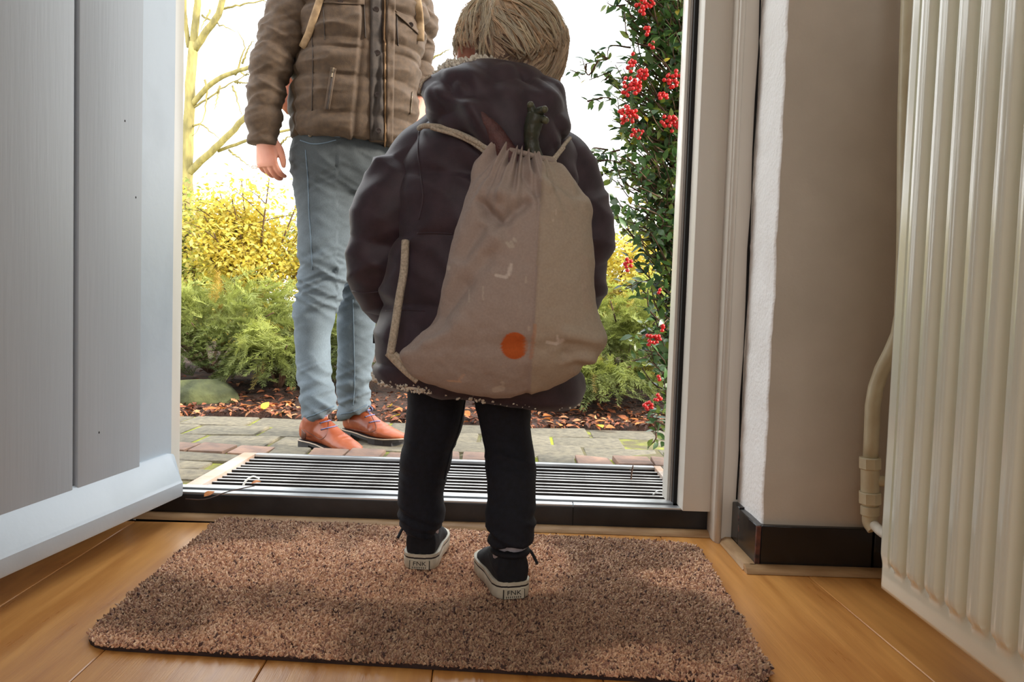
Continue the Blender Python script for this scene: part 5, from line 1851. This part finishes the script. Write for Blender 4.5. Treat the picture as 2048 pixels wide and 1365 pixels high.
def kid_sleeve(pts, radii, ph):
    p = smooth_path(np.array(pts), 120)
    r_ = crom(np.linspace(0, 1, len(radii)), radii, np.linspace(0, 1, 120))[:, 0]
    V, Fs = tube(p, r_, 72)
    t = np.concatenate([np.repeat(np.linspace(0, 1, 120), 72), [0, 1]])
    def fn(V):
        u = (t * 3.2 + ph) % 1
        puff = 1 - np.abs(2 * u - 1) ** 5
        w = ridged(np.stack([V[:, 0] * 9, V[:, 1] * 9, V[:, 2] * 18 + V[:, 0] * 9], -1), 61)
        w2 = ridged(np.stack([V[:, 0] * 13, V[:, 1] * 13, V[:, 2] * 32 - V[:, 0] * 16], -1), 67)
        return (.0060 * puff + .0054 * w + .0036 * w2 - .004) * (1 - .6 * sstep(.92, 1, t))
    return displaced((V, Fs), fn)
sl = kid_sleeve([P(905, 285, 1.265), P(862, 318, 1.255), P(806, 380, 1.245), P(772, 455, 1.238), P(755, 525, 1.242), P(757, 575, 1.275), P(770, 612, 1.33), P(776, 622, 1.36)],
                [.050, .060, .064, .058, .050, .042, .034, .029], .25)
mk('sleeve', sl, m_coat, coat)
sr = kid_sleeve([P(1085, 300, 1.265), P(1112, 335, 1.26), P(1140, 390, 1.26), P(1155, 455, 1.26), P(1160, 520, 1.265), P(1158, 570, 1.29), P(1150, 610, 1.34), P(1146, 622, 1.37)],
                [.046, .055, .056, .054, .050, .043, .034, .029], .1)
mk('sleeve', sr, m_coat, coat)
slb = bvh_of(join(ct, sl, sr))
for pix in ([(838, 262), (836, 300), (842, 350), (846, 400), (838, 440)], [(705, 583), (730, 586), (756, 584)], [(835, 467), (870, 466), (905, 468)], [(772, 622), (800, 620), (850, 622)]):
    sm_ = seam(slb, pix, .0013, 40, .0002)
    if sm_:
        mk('seam', sm_, m_coat, coat)
# hood lying on the back
HS = [(890, 148, 1078, 142, 1.235, .062), (862, 158, 1102, 158, 1.225, .080), (845, 176, 1122, 180, 1.212, .088), (840, 200, 1134, 208, 1.200, .090), (842, 225, 1139, 236, 1.190, .088), (856, 250, 1137, 262, 1.180, .080),
      (886, 278, 1126, 290, 1.172, .068), (922, 305, 1108, 314, 1.166, .052), (958, 328, 1080, 332, 1.162, .030)]
hd_ = ring_loft(HS, 0, 90, 140, 2.3)
def hood_fold(V):
    q = proj(V)
    x, y = q[:, 0], q[:, 1]
    ln = 933 + (y - 204) * .62                        # the fold running from the left lobe down to the bag's mouth
    d = (x - ln) / 26
    fold = -.020 * np.exp(-d ** 2) * sstep(185, 215, y) + .012 * np.exp(-((x - ln + 60) / 40) ** 2) * sstep(170, 215, y)
    fold += .008 * np.exp(-((x - (1050 + (y - 150) * .3)) / 34) ** 2)
    w = ridged(np.stack([V[:, 0] * 16 + V[:, 2] * 13, V[:, 1] * 8, V[:, 2] * 13 - V[:, 0] * 6], -1), 71)
    w2 = ridged(np.stack([V[:, 0] * 30 + V[:, 2] * 20, V[:, 1] * 15, V[:, 2] * 18 - V[:, 0] * 10], -1), 75)
    top = np.exp(-((y - 165) / 24) ** 2)
    return fold + .008 * w + (.0030 + .005 * top) * w2 - .005
hm = displaced(loft(hd_), hood_fold)
hood = mk('hood', hm, m_coat, coat)
hmb = bvh_of(hm)
sm_ = seam(hmb, [(862, 152), (846, 166), (841, 184), (843, 200), (848, 208)], .0022, 30, .001)
if sm_:
    mk('hood_edging', sm_, m_cord, hood)
# teddy fleece inside the hood and along the hem
def tufts(pts, rad, n, seed):
    r_ = np.random.default_rng(seed)
    i = r_.integers(0, len(pts), n)
    d = norm(r_.normal(0, 1, (n, 3)))
    tv, tf = [], []
    for t, w, o_ in ((0, .5, 0), (.5, .55, .15), (1, .18, .45)):
        for k in range(4):
            a = math.pi / 2 * k
            tv.append((w * math.cos(a) + o_, t, w * math.sin(a)))
    for a_ in range(2):
        for k in range(4):
            tf.append((a_ * 4 + k, a_ * 4 + (k + 1) % 4, (a_ + 1) * 4 + (k + 1) % 4, (a_ + 1) * 4 + k))
    return scatter(np.array(tv), np.array(tf), pts[i] + d * rad * r_.uniform(.75, 1.0, (n, 1)) + r_.normal(0, .0012, (n, 3)), frames_from(d), r_.uniform(.003, .0055, n))
th_ = np.linspace(0, 2 * math.pi, 60)
fc = P(950, 161, 1.24)
collar = np.stack([fc[0] + .055 * np.cos(th_), fc[1] + .012 + .068 * np.sin(th_), fc[2] + .0055 + .006 * np.cos(th_)], -1)
fl0 = mk('fleece_lining', tube(collar, .012, 10), m_fleece, hood)
tfv = tufts(np.repeat(collar, 3, 0), .0135, 3600, 3)
o = mk('fleece_pile', tfv, m_fleece, fl0, fix=False)
o['kind'] = 'stuff'
low = ck[2]
hemr = low.copy()
hemr[:, 2] -= .006
cen_ = hemr.mean(0)
hemr[:, :2] = cen_[:2] + (hemr[:, :2] - cen_[:2]) * .972
hemr = np.vstack([hemr, hemr[:1]])
fl1 = mk('fleece_hem', tube(hemr, .0050, 8), m_fleece, coat)
o = mk('fleece_pile', tufts(np.repeat(hemr, 2, 0), .0048, 2600, 4), m_fleece, fl1, fix=False)
o['kind'] = 'stuff'
tp_ = P(758, 678, 1.255)
mk('side_tab', bevel_box(tp_ + np.array([-.010, -.002, -.008]), tp_ + np.array([.008, .002, .008]), .0008, 1), m_tab, coat, smooth=False)
mk('tab_emblem', ellipsoid(tp_ + np.array([-.004, -.002, 0]), (.003, .0006, .003), 10, 6), m_foxing, coat)

# ---- sneakers
def text_mesh(s, size):
    cu = bpy.data.curves.new('t', 'FONT')
    cu.body = s
    cu.size = size
    cu.align_x = 'CENTER'
    cu.align_y = 'CENTER'
    cu.extrude = .0002
    o = bpy.data.objects.new('t', cu)
    COL.objects.link(o)
    dg = bpy.context.evaluated_depsgraph_get()
    me = o.evaluated_get(dg).to_mesh()
    V = np.array([v.co[:] for v in me.vertices])
    Fs = [tuple(p.vertices) for p in me.polygons]
    o.evaluated_get(dg).to_mesh_clear()
    bpy.data.objects.remove(o)
    return V, Fs
TXT = text_mesh('FNK', .0102)
def sneaker(heel, ang, zb, label, strap, sock_show):
    ca, sa = math.cos(ang), math.sin(ang)
    def W3(V):
        V = np.asarray(V, float)
        return np.stack([heel[0] + V[:, 1] * ca - V[:, 0] * sa, heel[1] + V[:, 0] * ca + V[:, 1] * sa, zb + V[:, 2]], -1)   # x runs forward, y to the right
    root = empty('sneaker', np.array([heel[0], heel[1] + .07, zb]), label, 'shoe')
    prof = [(0, .0), (.002, .018), (.008, .025), (.02, .0295), (.045, .0300), (.07, .0300), (.10, .0345), (.125, .0355), (.145, .031), (.158, .022), (.165, .009), (.167, .0)]
    ys = np.concatenate([np.linspace(0, 1, 12) ** 2 * .02, np.linspace(.025, .14, 16), .167 - (np.linspace(1, 0, 12) ** 2) * .025])
    hw = np.interp(ys, [p[0] for p in prof], [p[1] for p in prof])
    hw[0] = .010
    hw[-1] = .006
    out = np.array([(x, w) for x, w in zip(ys, hw)] + [(x, -w) for x, w in zip(ys[::-1], hw[::-1])])
    cx_ = np.array([.08, 0])
    def ringz(z, g):
        o_ = cx_ + (out - cx_) * 1.0
        nrm = norm(out - cx_ * np.array([1, 0]) - np.stack([np.clip(out[:, 0] - .08, -.05, .05), 0 * out[:, 0]], -1))
        o_ = out + nrm * g
        return np.concatenate([o_, np.full((len(o_), 1), z)], 1)
    sole = loft(np.array([ringz(0, -.001), ringz(.002, .0005), ringz(.017, .0015), ringz(.0185, .0005), ringz(.0185, -.004)]))
    so_ = mk('rubber_sole', (W3(sole[0]), sole[1]), m_foxing, root, sharp=50)
    st = loft(np.array([ringz(.0182, -.004), ringz(.0182, .0008), ringz(.0212, .0008), ringz(.0212, -.004)]))
    mk('sole_stripe', (W3(st[0]), st[1]), m_stripe, root, sharp=50)
    fx_ = loft(np.array([ringz(.021, -.004), ringz(.021, .0012), ringz(.0255, .0010), ringz(.0262, .0), ringz(.0262, -.005)]))
    mk('foxing_band', (W3(fx_[0]), fx_[1]), m_foxing, root, sharp=50)
    th2 = np.linspace(0, 2 * math.pi, 32, endpoint=False)
    R_ = []
    for x, w, zt in ((.002, .017, .062), (.008, .0255, .078), (.03, .0290, .080), (.055, .0295, .078), (.075, .030, .070), (.095, .0325, .056), (.12, .033, .044), (.14, .029, .038), (.156, .020, .033), (.163, .009, .029)):
        zc, h = (zt + .012) / 2, (zt - .012) / 2
        cs, sn = np.cos(th2), np.sin(th2)
        R_.append(np.stack([np.full(32, x), w * np.sign(cs) * np.abs(cs) ** .75 * np.where(sn > 0, 1 - .30 * sn, 1), zc + h * np.sign(sn) * np.abs(sn) ** .75], -1))
    up = fuse([loft(np.array(R_))], .0022, 3)
    wup = (W3(up[0]), up[1])
    mk('canvas_upper', wup, m_canvas, root)
    ub = bvh_of(wup)
    colr = [(.030 + .031 * math.cos(a), .0265 * math.sin(a), .0685 - .006 * math.cos(a) * (math.cos(a) > 0)) for a in np.linspace(0, 2 * math.pi, 40)]
    mk('padded_collar', tube(W3(np.array(colr)), .0052, 10), m_canvas, root)
    for yy in (-1, 1):
        pts = W3(np.array([(.012 + .05 * t, yy * .034, .036 + .018 * t) for t in np.linspace(0, 1, 14)]))
        pts = np.array([on_surface(ub, p, .0004) for p in pts])
        mk('stitching', tube(pts, .0007, 5), m_stripe, root)
    la = []
    for k in range(4):
        x = .072 + k * .013
        pts = W3(np.array([(x, t * .020, .075) for t in np.linspace(-1, 1, 12)]))
        pts = np.array([on_surface(ub, p, .0015) for p in pts])
        la.append(tube(pts, .0022, 6))
    mk('laces', join(*la), m_foxing, root)
    # heel plate: rim, black side bars and lettering
    def plate(y0, y1_, z0, z1_, x0, x1_):
        m_ = bevel_box((x0, y0, z0), (x1_, y1_, z1_), .0003, 1)
        return W3(m_[0]), m_[1]
    hp_ = mk('heel_plate', plate(-.0170, .0170, .0015, .0160, -.0030, .003), m_foxing, root, smooth=False)
    mk('plate_border', join(*[plate(a, a + .0011, .0015, .0160, -.0034, .0) for a in (-.0172, .0161)]), m_black, hp_, smooth=False)
    t_ = TXT[0]
    mk('lettering', (W3(np.stack([np.full(len(t_), -.0032) - t_[:, 2], t_[:, 0] * 1.2, .0108 + t_[:, 1]], -1)), TXT[1]), m_black, hp_, smooth=False)
    mk('small_print', join(*[plate(-.0125 + k * .0032, -.0125 + k * .0032 + .0012, .0026, .0058, -.0034, .0) for k in range(8)]), m_black, hp_, smooth=False)
    sock = tube(W3(np.array([(.030, 0, .055), (.030, 0, .075), (.032, 0, .095), (.034, 0, .12)])), [.024, .0245, .0245, .024], 24, squash=1.12)
    mk('sock', sock, m_sock, root)
    sp = W3(np.array([(.035, strap[0] * .024, .070), (.028, strap[0] * .032, .066), (.020, strap[0] * .038, .056), (.014, strap[0] * .041, .048)]))
    mk('strap_end', tube(smooth_path(sp, 12), .0035, 8, squash=.5), m_canvas, root)
    return root
print('HEELS', G(1027, 1199, .013), G(839, 1140, .013))
hr_ = G(1027, 1199, .013)
hl_ = G(839, 1140, .013)
sneaker((hl_[0], hl_[1]), math.radians(-2), .013, 'dark sneaker with white sole on the left foot, half a step ahead', (-1,), False)
sneaker((hr_[0], hr_[1]), math.radians(15), .013, 'dark sneaker with white sole and pale sock nearest the camera', (1,), True)

# ================================================================== drawstring bag on the child's back
bag = empty('drawstring_bag', P(1030, 790, 1.09), 'taupe cotton drawstring bag with orange sun print hanging on the small child', 'bag')
BS = [(984, 291, 1106, 322, 1.108, .016), (978, 302, 1112, 334, 1.104, .022), (962, 328, 1128, 352, 1.098, .032), (946, 352, 1152, 378, 1.094, .040), (932, 386, 1172, 402, 1.090, .046), (917, 440, 1176, 444, 1.086, .050),
      (898, 512, 1180, 512, 1.084, .054), (880, 588, 1184, 584, 1.083, .056), (862, 638, 1191, 634, 1.083, .055), (838, 668, 1203, 664, 1.084, .052), (810, 692, 1208, 680, 1.085, .046), (799, 712, 1190, 708, 1.086, .042), (808, 730, 1170, 726, 1.088, .038), (826, 752, 1146, 746, 1.090, .031),
      (884, 776, 1096, 772, 1.094, .022), (945, 790, 1050, 788, 1.097, .014), (985, 797, 1020, 796, 1.098, .005)]
bg = ring_loft(BS, 0, 300, 360, 2.2)
bl_ = loft(bg)
def bag_fold(V):
    q = proj(V)
    x, y = q[:, 0], q[:, 1]
    front = V[:, 1] < 1.092
    cx_ = 1046 - (y - 300) * .03
    ang_ = np.arctan2(x - cx_, np.maximum(y - 235, 20))
    gath = np.exp(-np.maximum(y - 300, 0) / 62)
    f = gath * .0085 * (np.sin(ang_ * 30 + 1.5 * np.sin(ang_ * 7)) + .5 * np.sin(ang_ * 57 + 2))
    def crease(x0, y0, x1, y1, w, amp):
        dx, dy = x1 - x0, y1 - y0
        L = math.hypot(dx, dy)
        t = ((x - x0) * dx + (y - y0) * dy) / L / L
        d = ((x - x0) * dy - (y - y0) * dx) / L
        return amp * np.exp(-(d / w) ** 2) * sstep(-.15, .12, t) * (1 - sstep(.88, 1.15, t))
    f += crease(955, 400, 1000, 440, 9, .011) + crease(1000, 446, 1056, 400, 12, .012) - crease(970, 385, 1030, 392, 16, .007) + crease(962, 425, 998, 452, 13, .008)
    f += crease(985, 345, 965, 430, 9, .007) - crease(1012, 330, 1000, 400, 8, .008) + crease(1040, 340, 1075, 390, 8, .006) - crease(1062, 345, 1100, 385, 8, .006) + crease(1090, 350, 1160, 398, 9, .007)
    f += crease(918, 520, 965, 450, 14, .009) - crease(935, 560, 1000, 470, 18, .007) + crease(862, 650, 985, 500, 18, .014) + crease(815, 690, 900, 648, 12, .006) - crease(840, 690, 930, 640, 16, .005)
    f += crease(1125, 665, 1200, 682, 12, -.006) + crease(1130, 716, 1185, 712, 9, -.006) + crease(1120, 700, 1170, 735, 10, .004)
    f += crease(1082, 380, 1060, 742, 5, .0012)
    f += -.005 * sstep(1078, 1086, x + (y - 380) * .06)
    f = np.where(front, f, f * .3)
    f += .0016 * fbm(V * 28, 81) + .0006 * vnoise(V * 90, 3)
    return f
bl_ = displaced(bl_, bag_fold)
q = proj(bl_[0])
qx, qy = q[:, 0], q[:, 1]
front = bl_[0][:, 1] < 1.095
base = np.array(lin((172, 157, 150)))
cb = np.tile(base, (len(q), 1))
seamx = 1082 - (qy - 380) * .052
cb = np.where((qx > seamx)[:, None], cb * np.array([1.08, 1.10, .98]), cb)
def paint(mask, rgb, a=1.0):
    global cb
    m_ = (np.clip(mask, 0, 1) * a * front)[:, None]
    cb = cb * (1 - m_) + np.array(lin(rgb)) * m_
def blob(x0, y0, x1, y1, w):
    dx, dy = x1 - x0, y1 - y0
    t = np.clip(((qx - x0) * dx + (qy - y0) * dy) / (dx * dx + dy * dy), 0, 1)
    d = np.hypot(qx - x0 - t * dx, qy - y0 - t * dy)
    return 1 - sstep(w - 1, w + 1, d)
disc = 1 - sstep(26, 28, np.hypot(qx - 1029, qy - 692))
paint(disc * (qx < 1050), (196, 96, 40))
paint(disc * (qx >= 1046), (186, 118, 80), .55)
paint(blob(1070, 652, 1062, 716, 4), (196, 138, 100), .45)
for a in ((992, 551, 1012, 555, 3), (1012, 555, 1018, 548, 3.5), (1018, 548, 1022, 530, 3.5)):
    paint(blob(*a), (214, 204, 196), .8)
for a in ((1094, 685, 1112, 688, 3), (1112, 688, 1126, 681, 3.5), (1116, 682, 1115, 673, 2)):
    paint(blob(*a), (214, 204, 196), .8)
for a in ((1014, 486, 1020, 494, 3), (1022, 484, 1026, 494, 3), (1028, 478, 1030, 482, 3)):
    paint(blob(*a), (200, 192, 180), .6)
for a in ((1052, 555, 1052, 565, 2), (1058, 655, 1058, 660, 2.5), (1112, 420, 1112, 430, 1.5), (1106, 440, 1106, 441, 2.5), (938, 580, 938, 604, 1.5), (966, 574, 966, 600, 1.2), 
          (886, 534, 896, 536, 5), (990, 780, 1004, 777, 6), (1004, 766, 1006, 768, 3)):
    paint(blob(*a), (206, 194, 182), .55)
paint(blob(895, 762, 922, 764, 1.6), (220, 180, 150), .7)
paint(blob(918, 760, 928, 750, 2.5), (210, 172, 148), .5)
paint(blob(1168, 520, 1176, 610, 10), (182, 164, 150), .5)
mk('bag_body', bl_, m_cotton, bag, col=np.clip(cb, 0, 1))
blb = bvh_of(bl_)
hemt = bg[6]
mk('drawn_hem', tube(np.vstack([bg[3], bg[3][:1]]), .0042, 8), M('taupe_hem', (168, 153, 144), .85), bag)
allb = BVHTree.FromPolygons([tuple(v) for v in join(ct, sl, sr, hm)[0]], [tuple(f) for f in join(ct, sl, sr, hm)[1]])
def cord(pix, rad, nm='cord', off=.004):
    pts = []
    for x, y, d in pix:
        p = P(x, y, d)
        h_ = hit(allb, x, y, off)
        if h_ is not None and h_[1] < p[1]:
            p = h_
        pts.append(p)
    mk(nm, tube(smooth_path(pts, 50), rad, 8), m_cord, bag)
cord([(838, 257, 1.19), (850, 252, 1.16), (880, 254, 1.15), (915, 266, 1.13), (950, 282, 1.11), (986, 300, 1.098)], .0042)
cord([(862, 256, 1.15), (915, 272, 1.13), (955, 293, 1.11), (982, 316, 1.098)], .0030)
cord([(1096, 330, 1.10), (1108, 316, 1.11), (1120, 302, 1.12), (1130, 288, 1.14), (1140, 276, 1.18)], .0030)
cord([(1100, 336, 1.10), (1114, 314, 1.11), (1128, 296, 1.13)], .0024)
cord([(815, 484, 1.16), (808, 540, 1.13), (798, 600, 1.115), (789, 660, 1.105), (781, 708, 1.10)], .0062)
cord([(776, 706, 1.10), (795, 726, 1.098), (815, 745, 1.096), (836, 762, 1.095)], .0060)
cord([(790, 708, 1.10), (812, 728, 1.094), (832, 748, 1.09)], .0040)
# toys sticking out of the mouth
def toy(name, m_, mat, label, bodyc):
    o_ = empty(name, bodyc, label, 'toy')
    mk('body', m_, mat, o_)
    return o_
tail = smooth_path([P(1036, 345, 1.102), P(1012, 306, 1.100), P(990, 268, 1.098), P(964, 236, 1.096), P(942, 214, 1.098), P(932, 205, 1.10)], 40)
tt = np.linspace(0, 1, 40)
tm = displaced(tube(tail, .0175 * (1 - tt) ** .75 + .0018, 24), lambda V: .0012 * ridged(V * 160, 3))
t1 = toy('toy_dinosaur', join(tm, ellipsoid(P(1040, 380, 1.095), (.022, .018, .040), 20, 14)), m_dinor, 'red-brown rubber toy dinosaur tail slanting out of the bag', P(1040, 400, 1.095))
mk('spines', join(*[ellipsoid(tail[k] + np.array([.004, -.0005, .008]) * (1 - k / 46), (.0022, .0022, .0026), 8, 6) for k in range(6, 38, 2)]), m_dinor, t1)
leg = smooth_path([P(1078, 360, 1.102), P(1074, 325, 1.100), P(1064, 296, 1.097), P(1063, 268, 1.095), P(1068, 246, 1.093), P(1073, 232, 1.093)], 36)
lm = displaced(tube(leg, np.interp(np.linspace(0, 1, 36), [0, .35, .6, .85, 1], [.013, .011, .0105, .0125, .014]), 22), lambda V: .0009 * ridged(V * 110, 9))
toes = [tube(smooth_path([leg[-3], P(1064, 221, 1.090), P(1061, 211, 1.088)], 10), np.linspace(.0085, .0055, 10), 12),
        tube(smooth_path([leg[-3], P(1078, 224, 1.086), P(1087, 220, 1.082)], 10), np.linspace(.0090, .0055, 10), 12),
        tube(smooth_path([leg[-5], P(1082, 238, 1.086), P(1090, 240, 1.082)], 10), np.linspace(.0085, .0050, 10), 12)]
t2 = toy('toy_dinosaur', join(lm, *toes, ellipsoid(P(1080, 390, 1.09), (.018, .015, .03), 18, 12)), m_dinog, 'dark green rubber toy dinosaur limb with knobbly end sticking upright out of the bag', P(1080, 400, 1.09))
mk('claws', join(*[ellipsoid(P(x, y, d), (.0052, .0052, .0052), 12, 8) for x, y, d in ((1061, 210, 1.086), (1089, 219, 1.080), (1091, 241, 1.080))]), M('worn_green_toy_tip', (96, 98, 78), .4), t2)
